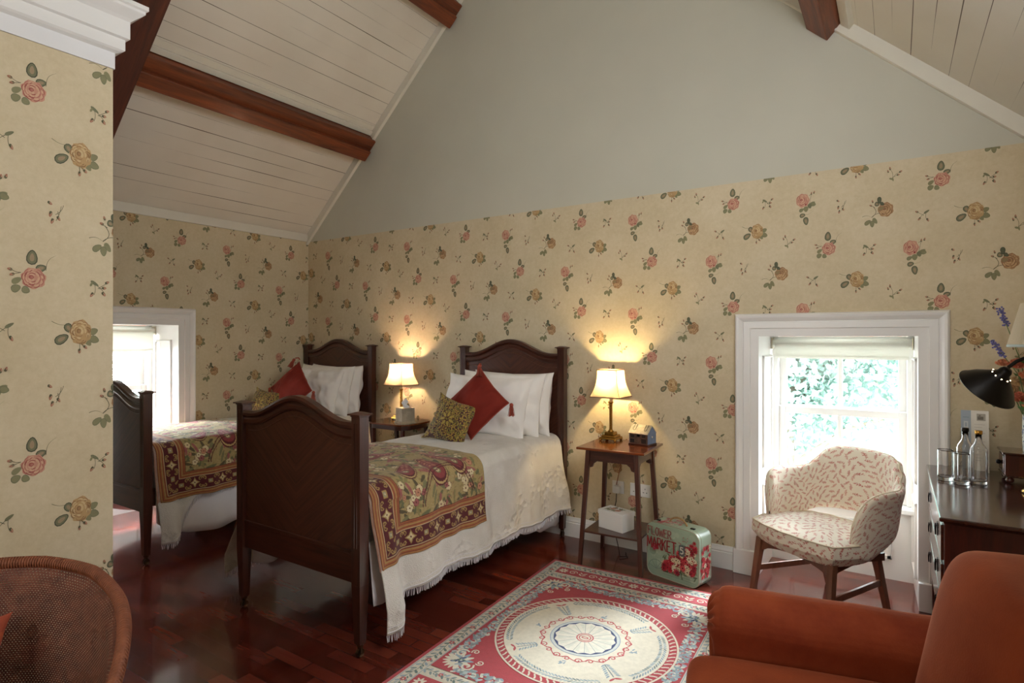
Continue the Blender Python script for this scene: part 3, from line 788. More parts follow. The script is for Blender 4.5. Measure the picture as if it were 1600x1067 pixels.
# ------------------------------------------------------------------ beds
def arch(x, hw, z0, pk):
    t = min(1, abs(x) / hw)
    return z0 + pk * (.5 + .5 * math.cos(PI * min(1, t / .86))) ** 1.0
def board(root, name, y, ztop, pk, zbot, zpan, thick, topw):
    hw = .425; n = 41; xs = lin(-hw, hw, n)
    b = thing_part(name, root)
    mb = MB()
    f = lambda p, q, w: (p, w, q)
    top = [(x, arch(x, hw, ztop - .03, pk)) for x in xs]
    mb.prism([(-hw, zpan - .01)] + [(hw, zpan - .01)] + top[::-1], f, y - .009, y + .009)
    mb.build('veneer_panel', M_veneer, b)
    mb = MB()      # curved top rail with rounded moulding
    sec = [(-.020, 0), (-.024, .012), (-.022, .03), (-.014, .042), (-.026, .050), (-.028, .062), (-.02, topw), (.02, topw), (.028, .062), (.026, .050), (.014, .042), (.022, .03), (.024, .012), (.020, 0)]
    vs = []
    for x in xs:
        zt = arch(x, hw, ztop, pk)
        for a, h in sec: vs.append((x, y + a, zt - topw + h))
    m = len(sec); fs = []
    for i in range(n - 1):
        for k in range(m):
            k2 = (k + 1) % m; fs.append((i * m + k, i * m + k2, (i + 1) * m + k2, (i + 1) * m + k))
    mb.add(vs, fs + [list(range(m)), [(n - 1) * m + k for k in range(m)][::-1]]); mb.build('arched_rail', M_mah_x, b)
    for side in (-1, 1):
        mb = MB()   # light stringing line just inside the rail, each face
        pts = [(x * .97, y + side * .0098, arch(x, hw, ztop, pk) - topw - .028) for x in xs]
        mb.tube(pts, .0022, 5); mb.build('inlay_line', M_inlay, b)
    mb = MB(); mb.box(-hw, hw, y - thick / 2, y + thick / 2, zbot, zpan); mb.box(-hw, hw, y - thick / 2 - .005, y + thick / 2 + .005, zpan - .006, zpan + .012)
    mb.build('bottom_rail', M_mah_x, b, bevel=.003)
def thing_part(name, root, loc=(0, 0, 0)):
    o = bpy.data.objects.new(name, None); COL.objects.link(o); o.parent = root; o.location = loc; return o
M_inlay = wood('inlay_stringing', '52301f', '68402a', 'x', .4, .2)
def bed():
    root = thing('single_bed', 'x', 'bed')
    board(root, 'footboard', 0.0, 1.065, .10, .33, .466, .026, .075)
    board(root, 'headboard', 1.93, 1.335, .105, .33, .45, .026, .075)
    for y, h in ((0, 1.095), (1.93, 1.372)):
        for s in (-1, 1):
            mb = MB(); x = s * .45; w = .0275
            mb.box(x - w, x + w, y - w, y + w, .33, h)
            mb.box(x - w, x + w, y - w, y + w, .06, .33, tb=.009)
            for q in (-.008, .008): mb.tube([(x + q, y - w - .0002, .5), (x + q, y - w - .0002, h - .03)], .0018, 5)
            p = mb.build('post', M_mah_z, root, bevel=.003)
            mb = MB(); c = .042
            mb.box(x - .031, x + .031, y - .031, y + .031, h - .003, h + .004); mb.box(x - c, x + c, y - c, y + c, h + .004, h + .011, t=.002)
            mb.box(x - c + .006, x + c - .006, y - c + .006, y + c - .006, h + .011, h + .019, t=.024)
            mb.build('post_cap', M_mah_x, p, bevel=.0015)
            mb = MB(); mb.lathe([(.016, .07), (.017, .052), (.008, .045)], (x, y, 0), 12)
            mb.tube([(x - .009, y, .019), (x + .009, y, .019)], .019, 14); mb.box(x - .012, x - .009, y - .006, y + .006, .015, .05); mb.box(x + .009, x + .012, y - .006, y + .006, .015, .05)
            mb.build('caster', M_copper, p)
    for s in (-1, 1):
        mb = MB(); mb.box(s * .425 - .012, s * .425 + .012, .025, 1.905, .36, .47); mb.build('side_rail', M_mah_y, root, bevel=.003)
    mb = MB()
    mb.box(-.40, .40, .04, 1.90, .42, .71); mb.build('mattress', M_sheet, root, bevel=.04, bseg=4)
    return root
bedA = bed()
bedA.location = (-2.49, 1.85, 0)
bedA['label'] = 'dark mahogany single bed with arched footboard, nearer one in the middle of the room'
bedB = copy_tree(bedA); bedB.location = (-4.465, 1.85, 0)
bedB['label'] = 'dark mahogany single bed in the far corner against the left wall'
bedA['group'] = bedB['group'] = 'twin mahogany beds'

# cloth over a bed: s = distance across from the middle, y along the bed
FL, RAD = .385, .075
def drape(s, y, off, hemz, P):
    """point on the cover; hemz(y, side) lowest height, P: fold phase & flare"""
    side = 1 if s >= 0 else -1; a = abs(s)
    q = RAD * PI / 2; ztop = .748
    dome = .012 * math.cos(min(1, a / .45) * PI / 2) + .006 * mnoise.noise((s * 4 + P, y * 3, 0)) + .004 * mnoise.noise((s * 14 + P, y * 12, 3))
    if a <= FL: return (s, y, ztop + dome + off)
    if a <= FL + q:
        th = (a - FL) / RAD; r = RAD + off
        return (side * (FL + r * math.sin(th)), y, ztop - RAD + dome * (1 - (a - FL) / q) + r * math.cos(th))
    t = a - FL - q; k = min(1, t / .5)
    foot = math.exp(-(y / .24) ** 4); head = math.exp(-((1.93 - y) / .14) ** 2)
    fl = .035 + (.012 if side > 0 else .20) * foot + .05 * head + .085 * math.exp(-((y - .12) / .065) ** 2) - .02 * math.exp(-((y - .27) / .06) ** 2) + .03 * math.exp(-((y - .42) / .09) ** 2)
    amp = (.010 + .014 * foot + .010 * head) * min(1, t / .3) ** 1.3
    wv = math.sin(y * 17 + P + 1.3 * math.sin(y * 5 + P)) + .5 * math.sin(y * 41 + P * 2)
    x = FL + RAD + off + fl * k ** 1.25 + amp * wv + .008 * mnoise.noise((y * 6, t * 7, P))
    if P == 2.1 and side < 0: x = min(x, .497)   # the wall stops the cloth
    return (side * x, y + .02 * foot * k, ztop - RAD - t * (1 - .05 * k))
def cover(name, mat, X, Y0, ya, yb, off, hem, P, ny, ns, label, cat, group=None, fringe=True, sides=(-1, 1), endcap=False):
    q = FL + RAD * PI / 2
    ys = lin(ya, yb, ny); mb = MB(); ss = lin(-1, 1, ns)
    def smax(y, sd): return q + (.748 - RAD - hem(y, sd)) / .965
    def fn(y, s):
        sd = 1 if s >= 0 else -1; m = smax(y, sd)
        # denser near the sides
        return drape(s * m, y, off, hem, P)
    mb.grid(fn, ys, ss)
    o = mb.build(name, mat, solid=.004); o.location = (X, Y0, 0); tag(o, label, cat, group)
    if fringe:
        mb = MB(); R = random.Random(3)
        for sd in (-1, 1):
            y = ya
            while y < yb:
                m = smax(y, sd); pts = []
                L = .030 + .01 * R.random(); dy = (R.random() - .5) * .012
                for k in range(3):
                    p = Vector(drape(sd * (m + L * k / 2), y + dy * k / 2, off, hem, P)); pts.append(p)
                w = .0018
                for k in range(2):
                    a, b = pts[k], pts[k + 1]
                    mb.add([a + Vector((0, -w, 0)), a + Vector((0, w, 0)), b + Vector((0, w, 0)), b + Vector((0, -w, 0))], [(0, 1, 2, 3)])
                    e = Vector((.0025 * sd, 0, 0)); mb.add([a, a + e, b + e, b], [(0, 1, 2, 3)])
                y += .0075
        fr = mb.build('fringe', M_sheet, o); fr['kind'] = 'stuff'
        for sd in (-1, 1):
            MB().tube([drape(sd * (smax(y, sd) - .012), y, off + .003, hem, P) for y in ys], .0030, 5).build('hem_braid', M_sheet, o)
            MB().tube([drape(sd * (smax(y, sd) - .035), y, off + .003, hem, P) for y in ys], .0022, 5).build('hem_braid', M_sheet, o)
    return o
def hemA(y, s):
    f = math.exp(-(y / .20) ** 4)
    return .215 - .125 * f - .012 * math.sin(y * 9)
def hemB(y, s):
    f = math.exp(-(y / .17) ** 4); m = sstep(.16, .36, y) * (1 - sstep(.85, 1.1, y))
    return .24 - .13 * f + .16 * m
XA, XB, Y0 = -2.49, -4.465, 1.85
cover('bedspread', M_quilt, XA, Y0, .045, 1.885, 0, hemA, .4, 300, 161, 'white textured cotton bedspread with fringed hem on the middle bed', 'bedspread', 'white bedspreads')
cover('bedspread', M_quilt, XB, Y0, .045, 1.885, 0, hemB, 2.1, 220, 141, 'white textured cotton bedspread with fringed hem on the far corner bed', 'bedspread', 'white bedspreads')
def valance(X, hem, label, P):
    mb = MB()
    for sd in (-1, 1):
        mb.grid(lambda y, k: (sd * (.428 + .012 + .02 * k + .012 * k * math.sin(y * 26 + P)), y, lerp(.50, hem(y), k)), lin(.06, 1.88, 160), lin(0, 1, 8))
    o = mb.build('bed_valance', M_sheet, solid=.002); o.location = (X, Y0, 0); return tag(o, label, 'valance', 'bed valances')
valance(XA, lambda y: .20 - .08 * sstep(1.2, 1.7, y) + .01 * math.sin(y * 30), 'plain white valance sheet showing below the fringe of the middle bed', 0)
valance(XB, lambda y: .30 - .19 * math.sin(PI * min(1, max(0, (y - .03) / .85))) ** .6, 'plain white sheet billowing below the throw on the far bed', 2)

# tapestry throw
def throw_art():
    A = Art(); L, Hh = .87, .80   # u 0..L from the foot, v -Hh..Hh
    R = random.Random(12)
    MAR, ORG, GLD, CRM, OLV, PNK = '5a1a20', 'a8623a', 'ad8f56', 'd8c79a', '7d7a52', 'a2605a'
    A.rect(0, -Hh, L, Hh, 'ac9764')
    for k in range(2200):   # woven mottling of the ground
        u, v = R.random() * L, (R.random() * 2 - 1) * Hh
        A.leaf(u, v, .01 + .02 * R.random(), .003 + .004 * R.random(), R.random() * 3, R.choice(['b8a068', '98834e', '8e7d4c', 'bfa874', '9a7048']))
    def plume(u, v, a, s):
        # paisley: maroon tongue with pink frond inside a pale outline
        T = Art()
        t = np.linspace(0, 2 * PI, 26, endpoint=False)
        def body(k): return [(k * .15 * math.sin(q / 1) * .42 * (1.15 - .6 * math.cos(q)) , k * .19 * -math.cos(q) + .03 * math.sin(q) ** 2) for q in t]
        T.poly(body(1.12), MAR); T.poly(body(1.05), 'c2a870'); T.poly(body(.97), MAR); T.poly(body(.86), '8a3a3a')
        T.circle(0, .095, .032, OLV, 12); T.circle(0, .095, .02, CRM, 10); T.circle(0, .095, .009, MAR, 8)
        for k in range(5):
            for sg in (-1, 1): T.leaf(sg * .018, -.11 + k * .035, .045, .014, PI / 2 - sg * .6, PNK if k % 2 else 'c98a6a')
        A.stamp(T, u, v, s, s, a)
    def bouquet(u, v, s):
        for k in range(44):
            q = R.random() * 6.28; r = .10 * s * R.random() ** .6
            A.leaf(u + r * math.cos(q), v + r * math.sin(q) * 1.3, .05 * s * (.5 + R.random()), .016 * s, R.random() * 3.1, R.choice([OLV, '6a6a48', '8c8250', '5c5238', PNK]))
        for k in range(12):
            q = R.random() * 6.28; r = .085 * s * R.random()
            x, y = u + r * math.cos(q), v + r * math.sin(q) * 1.3; c = R.choice([CRM, 'e0d2a8', PNK, 'c58c6c', CRM])
            rr = .010 * s * (1 + R.random()); A.circle(x, y, rr * 1.15, MAR, 10)
            for j in range(5): A.circle(x + rr * .5 * math.cos(j * 1.257), y + rr * .5 * math.sin(j * 1.257), rr * .6, c, 8)
            A.circle(x, y, rr * .25, MAR, 6)
    for v in lin(-.56, .56, 5):
        for u in (.27, .50, .73): bouquet(u, v + (.06 if u == .50 else -.03), 1.15)
    for sg in (-1, 1):
        plume(.52, sg * .36, sg * .25 + (PI if sg < 0 else 0), .72); plume(.66, sg * .34, -sg * .18 + (PI if sg < 0 else 0), .7); plume(.36, sg * .33, sg * .75 + (PI if sg < 0 else 0), .62)
        for k in (0, 1): A.ring(.55, sg * .62, .20 + k * .018, .206 + k * .018, MAR, 40, PI * (.05 if sg < 0 else 1.05), PI * (.95 if sg < 0 else 1.95))
    plume(.5, 0, PI / 2, .7)
    # borders: foot edge and both side edges
    def border(fn, n):
        # fn(a along, b across 0..0.20 from the outer edge)
        def bar(b0, b1, c):
            for k in range(60):
                a0, a1 = n * k / 60, n * (k + 1) / 60
                A.poly([fn(a0, b0), fn(a1, b0), fn(a1, b1), fn(a0, b1)], c)
        for b0, b1, c in ((0, .044, ORG), (.004, .008, GLD), (.013, .017, '7a4030'), (.022, .028, GLD), (.034, .038, '7a4030'), (.040, .046, CRM), (.044, .132, MAR), (.13, .134, CRM),
                          (.134, .172, ORG), (.140, .144, '7a4030'), (.150, .155, GLD), (.161, .166, '7a4030'), (.172, .177, MAR)): bar(b0, b1, c)
        m = int(n / .092); st = n / m
        for k in range(m):
            a = (k + .5) * st; b = .088
            P = lambda da, db: fn(a + da, b + db)
            if k % 2 == 0:
                A.poly([P(-.034, 0), P(-.012, .012), P(0, .036), P(.012, .012), P(.034, 0), P(.012, -.012), P(0, -.036), P(-.012, -.012)], GLD)
                A.poly([P(-.024, 0), P(-.008, .008), P(0, .026), P(.008, .008), P(.024, 0), P(.008, -.008), P(0, -.026), P(-.008, -.008)], CRM)
                A.poly([P(-.006, 0), P(0, .006), P(.006, 0), P(0, -.006)], MAR)
            else:
                A.poly([P(-.016, -.014), P(.016, -.014), P(.016, .014), P(-.016, .014)], GLD); A.poly([P(-.011, -.009), P(.011, -.009), P(.011, .009), P(-.011, .009)], '9a9a7c'); A.poly([P(-.004, -.004), P(.004, -.004), P(.004, .004), P(-.004, .004)], CRM)
            for sa in (-1, 1):
                for sb in (-1, 1):
                    pts = []
                    for j in range(9):
                        q = j / 8 * 4.6; r = .0185 * (1 - j / 11)
                        pts.append(P(sa * (.037 + r * math.cos(q)), sb * (.022 + r * math.sin(q))))
                    A.stroke(pts, .0062, GLD)
    border(lambda a, b: (a, Hh - b), L); border(lambda a, b: (a, -Hh + b), L)
    # foot border laid with mitred ends
    def footb(a, b): return (b, max(-Hh + b, min(Hh - b, -Hh + a)))
    border(footb, 2 * Hh)
    return A
ART_T = throw_art()
def throw(X, off, P, label, y0, hz):
    nu, nv = 250, 470; us = lin(0, .87, nu); vs = lin(-.80, .80, nv)
    hem = hemA
    q = FL + RAD * PI / 2
    def fn(u, v):
        y = y0 + u
        # side edges a little uneven: the nearer end hangs lower at the foot corner
        return drape(v * hz, y, off + .003 * math.sin(u * 30 + v * 5), hem, P)
    mb = MB(); mb.grid(fn, us, vs)
    o = mb.build('throw', M_throw, solid=.005, off=1); o.location = (X, Y0, 0)
    set_vcol(o, ART_T.raster(us, vs, 'a89058')); tag(o, label, 'throw', 'tapestry throws')
    mb = MB(); R = random.Random(5)
    for v in lin(-.79, .79, 330):
        p = Vector(fn(0, v)); mb.tube([p, p + Vector((0, -.012, -.004)), p + Vector((0, -.018, -.012))], .0014, 3)
    f = mb.build('throw_fringe', simple('pink_throw_fringe', 'b5836a', .9) if X == XA else bpy.data.materials['pink_throw_fringe'], o); f['kind'] = 'stuff'
    return o
throw(XA, .012, .4, 'gold and maroon floral tapestry throw across the foot of the middle bed', .055, 1.0)
throw(XB, .012, 2.1, 'gold and maroon floral tapestry throw across the foot of the far corner bed', .055, 1.0)

# ------------------------------------------------------------------ pillows and cushions
def pillow(name, w, h, t, mat, loc, rot, label, cat, group=None, pinch=.07, wr=.012, seed=0, n=34, ears=.0, pipe=None, exp=.5, order='XYZ'):
    """local: width X, height Z (bottom edge at z=0 centre), thickness Y"""
    mb = MB(); us = lin(-1, 1, n)
    def P(u, v, s):
        # outline with inward-curved edges, corners kept
        x = w / 2 * u * (1 - pinch * (1 - v * v) * 0 - pinch * (1 - abs(v)) ** 1 * abs(u) ** 3)
        z = h / 2 * v * (1 - pinch * (1 - abs(u)) * abs(v) ** 3)
        if ears: k = (abs(u) * abs(v)) ** 6; x += math.copysign(ears * k, u); z += math.copysign(ears * k, v)
        d = max(0, (1 - u ** 2) * (1 - v ** 2)) ** exp
        y = s * t / 2 * d
        y += wr * (mnoise.noise((u * 2.2 + seed, v * 2.2, s)) * 1.0 + .6 * mnoise.noise((u * 5 + seed, v * 1.6 + 2, s + 4))) * min(1, d * 2.5)
        # creases run in from the corners
        y += wr * .5 * math.sin(9 * math.atan2(v, u) + seed) * d * (1 - d) + wr * .22 * mnoise.noise((u * 9 + v * 3 + seed, v * 4, s)) * min(1, d * 2)
        return (x, y, z + h / 2)
    for s in (-1, 1):
        mb.grid((lambda u, v, s=s: P(u, v, s)) if s > 0 else (lambda u, v: P(v, u, -1)), us, us)
    o = mb.build(name, mat); o.location = loc; o.rotation_mode = 'XYZ'; o.rotation_euler = rot
    tag(o, label, cat, group)
    if pipe:
        e = [(u, -1) for u in us] + [(1, v) for v in us[1:]] + [(u, 1) for u in us[::-1][1:]] + [(-1, v) for v in us[::-1][1:-1]]
        mb = MB(); mb.tube([P(u, v, 1) for u, v in e], .0035, 6, closed=True); mb.build('piping', pipe, o)
    o['_w'] = w
    return o, P
def tassel(parent, base, d, L=.07, r=.016, mat=None):
    """hangs from base (local to the cushion) along direction d"""
    base = Vector(base); d = Vector(d).normalized(); mb = MB(); mat = mat or M_tassel
    x = d.orthogonal().normalized(); y = d.cross(x)
    mb.sphere(tuple(base + d * .014), r * .75, seg=10, rings=6)
    R = random.Random(4)
    for k in range(46):
        a = R.random() * 6.28; rr = r * (.2 + .8 * R.random())
        p0 = base + d * .016 + (x * math.cos(a) + y * math.sin(a)) * rr * .45
        p1 = base + d * (.016 + L * .4) + (x * math.cos(a) + y * math.sin(a)) * rr * .95
        p2 = base + d * (.016 + L * (.9 + .1 * R.random())) + (x * math.cos(a + .2) + y * math.sin(a + .2)) * rr * 1.35
        mb.tube([p0, p1, p2], .0016, 4)
    mb.tube([base + d * .02 + (x * math.cos(a) + y * math.sin(a)) * r * .62 for a in lin(0, 6.28, 12)], .0025, 5)
    return mb.build('tassel', mat, parent)
ZT = .758
def lean(a): return (-a, 0, 0)
def bed_pillows(X, tagw, sh):
    G = 'white pillows on the %s' % tagw
    labs = ['rearmost white pillow upright against the headboard of the %s', 'middle one of three white pillows stacked upright on the %s', 'front white pillow of the three on the %s']
    for k, (y, a, dx, w, h) in enumerate(((1.835, .12, .05, .70, .44), (1.72, .20, .03, .71, .445), (1.60, .30, -.02, .72, .43))):
        pillow('pillow', w, h, .20, M_pillow, (X + dx + sh * (1 - k) * .015, Y0 + y - .03, ZT - .005), (-a, .01 * k, .03 * (k - 1)), labs[k] % tagw, 'pillow', None, .05, .026, seed=k * 3 + X, n=60, exp=.42, ears=.012)
bed_pillows(XA, 'middle bed', 1)
bed_pillows(XB, 'far corner bed', 1)
def diamond(X, y, a, size, label, ang, rz=0, flip=1):
    # velvet cushion standing on one corner, leaning back
    o, P = pillow('cushion', size, size, .15, M_redc, (0, 0, 0), (0, 0, 0), label, 'cushion', None, .05, .010, seed=7, ears=.006, pipe=M_tassel)
    o.data.transform(Matrix.Rotation(ang, 4, 'Y') @ Matrix.Translation((0, 0, -size / 2)))
    for ch in o.children: ch.data.transform(Matrix.Rotation(ang, 4, 'Y') @ Matrix.Translation((0, 0, -size / 2)))
    half = max(v.co.z for v in o.data.vertices)
    o.rotation_euler = (-a, 0, rz)
    o.location = (X, y, ZT + half * math.cos(a) + .01)
    cs = [(Matrix.Rotation(ang, 4, 'Y') @ Vector((sx * (size / 2 + .018), 0, sz * (size / 2 + .018)))) for sx in (-1, 1) for sz in (-1, 1)]
    inv = o.rotation_euler.to_matrix().inverted()
    down = inv @ Vector((0, 0, -1))
    for c in cs:
        if c.z < -.1: continue
        if c.z > .15:   # top corner: tassel falls forward over the face
            p = c + Vector((0, -.03, .0)); d = inv @ Vector((.30 * flip, -.42, -1))
            mb = MB(); mb.tube([c, c + Vector((0, -.02, .012)), p + Vector((.01 * flip, -.015, 0))], .005, 6); mb.build('cord', M_tassel, o)
            tassel(o, p + Vector((.012 * flip, -.02, -.005)), d, .075, .018)
        else: tassel(o, c, down, .075, .018)
    return o
diamond(-2.405, 3.22, .38, .345, 'rust velvet cushion with tassels standing on one corner on the middle bed', .72, .1)
diamond(-4.42, 3.22, .36, .345, 'rust velvet cushion with tassels standing on one corner on the far corner bed', .80, .1, -1)
M_brocw = attr_mat('woven_brocade', .75, .2, .4, 300, .2, 40)
def broc_art():
    A = Art(); R = random.Random(31); G = ['a58c3a', 'b39a48', '8f8236', '7d7834', 'b08a40']
    for gx in range(8):
        for gy in range(8):
            cx, cy = .02 + gx * .038 + (gy % 2) * .019 + .006 * R.random(), .02 + gy * .038 + .006 * R.random(); n = R.choice([5, 6, 7]); rr = .012 + .004 * R.random(); q0 = R.random() * 6
            for k in range(n): q = q0 + 6.283 * k / n; A.leaf(cx + rr * math.cos(q), cy + rr * math.sin(q), .017, .0095, q, R.choice(G))
            A.circle(cx, cy, .005, '4a2020', 8); A.circle(cx, cy, .003, 'c0a858', 6)
    for k in range(260): A.leaf(R.random() * .32, R.random() * .32, .014, .005, R.random() * 3, R.choice(G))
    for k in range(7):
        q = 6.283 * k / 7; A.leaf(.15 + .035 * math.cos(q), .15 + .035 * math.sin(q), .05, .024, q, '4a2020'); A.leaf(.15 + .035 * math.cos(q), .15 + .035 * math.sin(q), .042, .018, q, 'b39a48')
    return A
_g = [i * .30 / 109 for i in range(110)]; _r = broc_art().raster(_g, _g, '4a2022').reshape(-1, 3); BROC = np.concatenate([_r, _r])
o, _ = pillow('cushion', .30, .30, .14, M_brocw, (-2.535, 3.02, ZT - .005), (-.42, .22, .12), 'small gold brocade cushion in front of the rust cushion on the middle bed', 'cushion', 'brocade cushions', .12, .006, seed=2, ears=.016, pipe=M_broc, n=110); set_vcol(o, BROC)
o, _ = pillow('cushion', .30, .26, .14, M_brocw, (-4.60, 3.02, ZT - .005), (-.45, .08, .15), 'small gold brocade cushion in front of the rust cushion on the far corner bed', 'cushion', 'brocade cushions', .12, .006, seed=2, ears=.016, pipe=M_broc, n=110); set_vcol(o, BROC)

# ------------------------------------------------------------------ bedside tables
t = thing('side_table', 'square mahogany side table with splayed legs and shelf by the right of the middle bed', 'table', (-1.497, 3.565, 0), math.radians(3))
mb = MB(); mb.box(-.222, .222, -.205, .205, .74, .755); mb.build('table_top', M_tab, t, bevel=.004)
for sx in (-1, 1):
    for sy in (-1, 1):
        mb = MB(); w = .0145
        x0, y0, x1, y1 = sx * .20, sy * .195, sx * .158, sy * .15
        vs = [(x0 - w * .8, y0 - w * .8, 0), (x0 + w * .8, y0 - w * .8, 0), (x0 + w * .8, y0 + w * .8, 0), (x0 - w * .8, y0 + w * .8, 0), (x1 - w, y1 - w, .74), (x1 + w, y1 - w, .74), (x1 + w, y1 + w, .74), (x1 - w, y1 + w, .74)]
        mb.add(vs, [(0, 3, 2, 1), (4, 5, 6, 7), (0, 1, 5, 4), (1, 2, 6, 5), (2, 3, 7, 6), (3, 0, 4, 7)]); mb.build('leg', M_tableg, t, bevel=.002)
ap = [(-.145, .74), (.145, .74), (.145, .625), (.128, .630), (.120, .652), (.108, .660), (.098, .668), (-.098, .668), (-.108, .660), (-.120, .652), (-.128, .630), (-.145, .625)]
for sy in (-1, 1):
    mb = MB(); mb.prism(ap, lambda p, q, w: (p, w, q), sy * .152 - .008, sy * .152 + .008); mb.build('apron', M_mah_x, t)
    mb = MB(); mb.prism([(p * .95, q) for p, q in ap], lambda p, q, w: (w, p, q), sy * .16 - .008, sy * .16 + .008); mb.build('apron', M_mah_y, t)
mb = MB(); mb.box(-.183, .183, -.178, .178, .21, .222); mb.build('shelf', M_mah_x, t, bevel=.002)
t = thing('side_table', 'low dark-framed table with cut corners between the two beds', 'table', (-3.51, 3.62, 0), 0)
def oct_(a, b, c): return [(-a + c, -b), (a - c, -b), (a, -b + c), (a, b - c), (a - c, b), (-a + c, b), (-a, b - c), (-a, -b + c)]
def rounded(a, b, r, n=5):
    out = []
    for cx, cy, q in ((a - r, -b + r, -PI / 2), (a - r, b - r, 0), (-a + r, b - r, PI / 2), (-a + r, -b + r, PI)):
        for k in range(n + 1): out.append((cx + r * math.cos(q + k * PI / 2 / n), cy + r * math.sin(q + k * PI / 2 / n)))
    return out
mb = MB(); mb.prism(rounded(.225, .195, .10), lambda p, q, w: (p, q, w), .738, .75); mb.build('table_top', M_tab, t, bevel=.003)
mb = MB(); mb.prism(rounded(.205, .175, .09), lambda p, q, w: (p, q, w), .70, .738); mb.build('apron', M_mah_x, t)
for sx in (-1, 1):
    for sy in (-1, 1): mb = MB(); mb.box(sx * .17 - .013, sx * .17 + .013, sy * .14 - .013, sy * .14 + .013, 0, .70, tb=.003); mb.build('leg', M_dress, t, bevel=.002)
mb = MB(); mb.box(-.16, .16, -.13, .13, .24, .252); mb.build('shelf', M_mah_x, t)

# ------------------------------------------------------------------ bedside lamps
def lamp(x, y, z, rz, power, color, label):
    t = thing('table_lamp', label, 'lamp', (x, y, z), rz, 'brass candlestick lamps')
    b = MB()
    b.box(-.062, .062, -.062, .062, .012, .026, t=.004); b.box(-.050, .050, -.050, .050, .026, .040, t=.004); b.box(-.034, .034, -.034, .034, .040, .060, t=.003)
    base = b.build('base', M_brass, t, bevel=.0025)
    for sx in (-1, 1):
        for sy in (-1, 1): MB().lathe([(.004, 0), (.010, .004), (.011, .010), (.007, .016)], (sx * .052, sy * .052, 0), 10).build('foot', M_brass, base)
    b = MB(); b.lathe([(.020, .060), (.020, .064), (.012, .072), (.0105, .078)], seg=20)
    n = 64; vs = []; fs = []
    for i, zz in enumerate(lin(.078, .235, 6)):
        for k in range(n):
            a = 2 * PI * k / n; r = .0098 + .0009 * math.cos(8 * a); vs.append((r * math.cos(a), r * math.sin(a), zz))
    for i in range(5):
        for k in range(n): fs.append((i * n + k, i * n + (k + 1) % n, (i + 1) * n + (k + 1) % n, (i + 1) * n + k))
    b.add(vs, fs, smooth=True); b.lathe([(.0105, .235), (.013, .238), (.0105, .242), (.015, .252), (.019, .258), (.019, .262), (.007, .263)], seg=20); b.build('column', M_brass, t)
    b = MB(); b.lathe([(.0095, .262), (.0095, .325)], seg=14); b.build('candle_tube', M_candle, t)
    # shade: four concave sides with trimmed edges
    z0, z1, a0, a1 = .298, .480, .107, .070
    def half(k): return lerp(a0, a1, k) - .012 * math.sin(PI * k)
    sh = MB(); ks = lin(0, 1, 9); vs = []; fs = []
    for k in ks:
        h = half(k); zz = lerp(z0, z1, k)
        vs += [(-h, -h, zz), (h, -h, zz), (h, h, zz), (-h, h, zz)]
    for i in range(8):
        for q in range(4): fs.append((i * 4 + q, i * 4 + (q + 1) % 4, (i + 1) * 4 + (q + 1) % 4, (i + 1) * 4 + q))
    s = sh.add(vs, fs).build('lamp_shade', M_shade, t)
    tr = MB()
    for k, r in ((0, .0028), (1, .0028)):
        h = half(k); tr.tube([(-h, -h, lerp(z0, z1, k)), (h, -h, lerp(z0, z1, k)), (h, h, lerp(z0, z1, k)), (-h, h, lerp(z0, z1, k))], r, 6, closed=True)
    for sx in (-1, 1):
        for sy in (-1, 1): tr.tube([(sx * half(k), sy * half(k), lerp(z0, z1, k)) for k in ks], .0016, 5)
    tr.build('shade_trim', M_shade_trim, s)
    b = MB(); b.sphere((0, 0, .365), .022, sz=1.3); bm = bpy.data.materials.get('lamp_bulb')
    if not bm:
        bm, nt, p = base_mat('lamp_bulb'); p.inputs['Emission Color'].default_value = (1, .75, .45, 1); p.inputs['Emission Strength'].default_value = 14
    bulb = b.build('bulb', bm, t); bulb.visible_shadow = True
    for q in (-1, 1): pass
    d = bpy.data.lights.new('bulb_light', 'POINT'); d.energy = power; d.color = color; d.shadow_soft_size = .02
    l = bpy.data.objects.new('bulb_light', d); COL.objects.link(l); l.parent = t; l.location = (0, 0, .42)
    return t
lamp(-1.62, 3.695, .755, 0, 19, (1, .70, .32), 'lit brass column lamp with square shade on the table right of the middle bed')
lamp(-3.56, 3.69, .75, 0, 16, (1, .62, .36), 'lit brass column lamp with square shade on the table between the beds')

# tissue box
t = thing('tissue_box', 'square mottled silver tissue box cover on the table between the beds', 'box', (-3.395, 3.565, .75), -.35)
mb = MB(); mb.box(-.058, .058, -.058, .058, .012, .122); mb.box(-.07, .07, -.07, .07, 0, .016, t=.012); mb.box(-.06, .06, -.06, .06, .12, .126, t=.002); mb.build('box_body', M_silver, t, bevel=.002)
mb = MB()
for j in range(2):
    mb.grid(lambda u, v: (.030 * u * (1 - .35 * v) + .006 * math.sin(v * 7 + j), (.012 * math.cos(u * 5 + j * 2) + .008 * math.sin(v * 9)) * (1 - v * .3) + .01 * (j - .5), .124 + v * (.075 - .02 * u * u + .008 * math.sin(u * 6 + j))), lin(-1, 1, 14), lin(0, 1, 12))
mb.build('tissue', M_tissue, t)

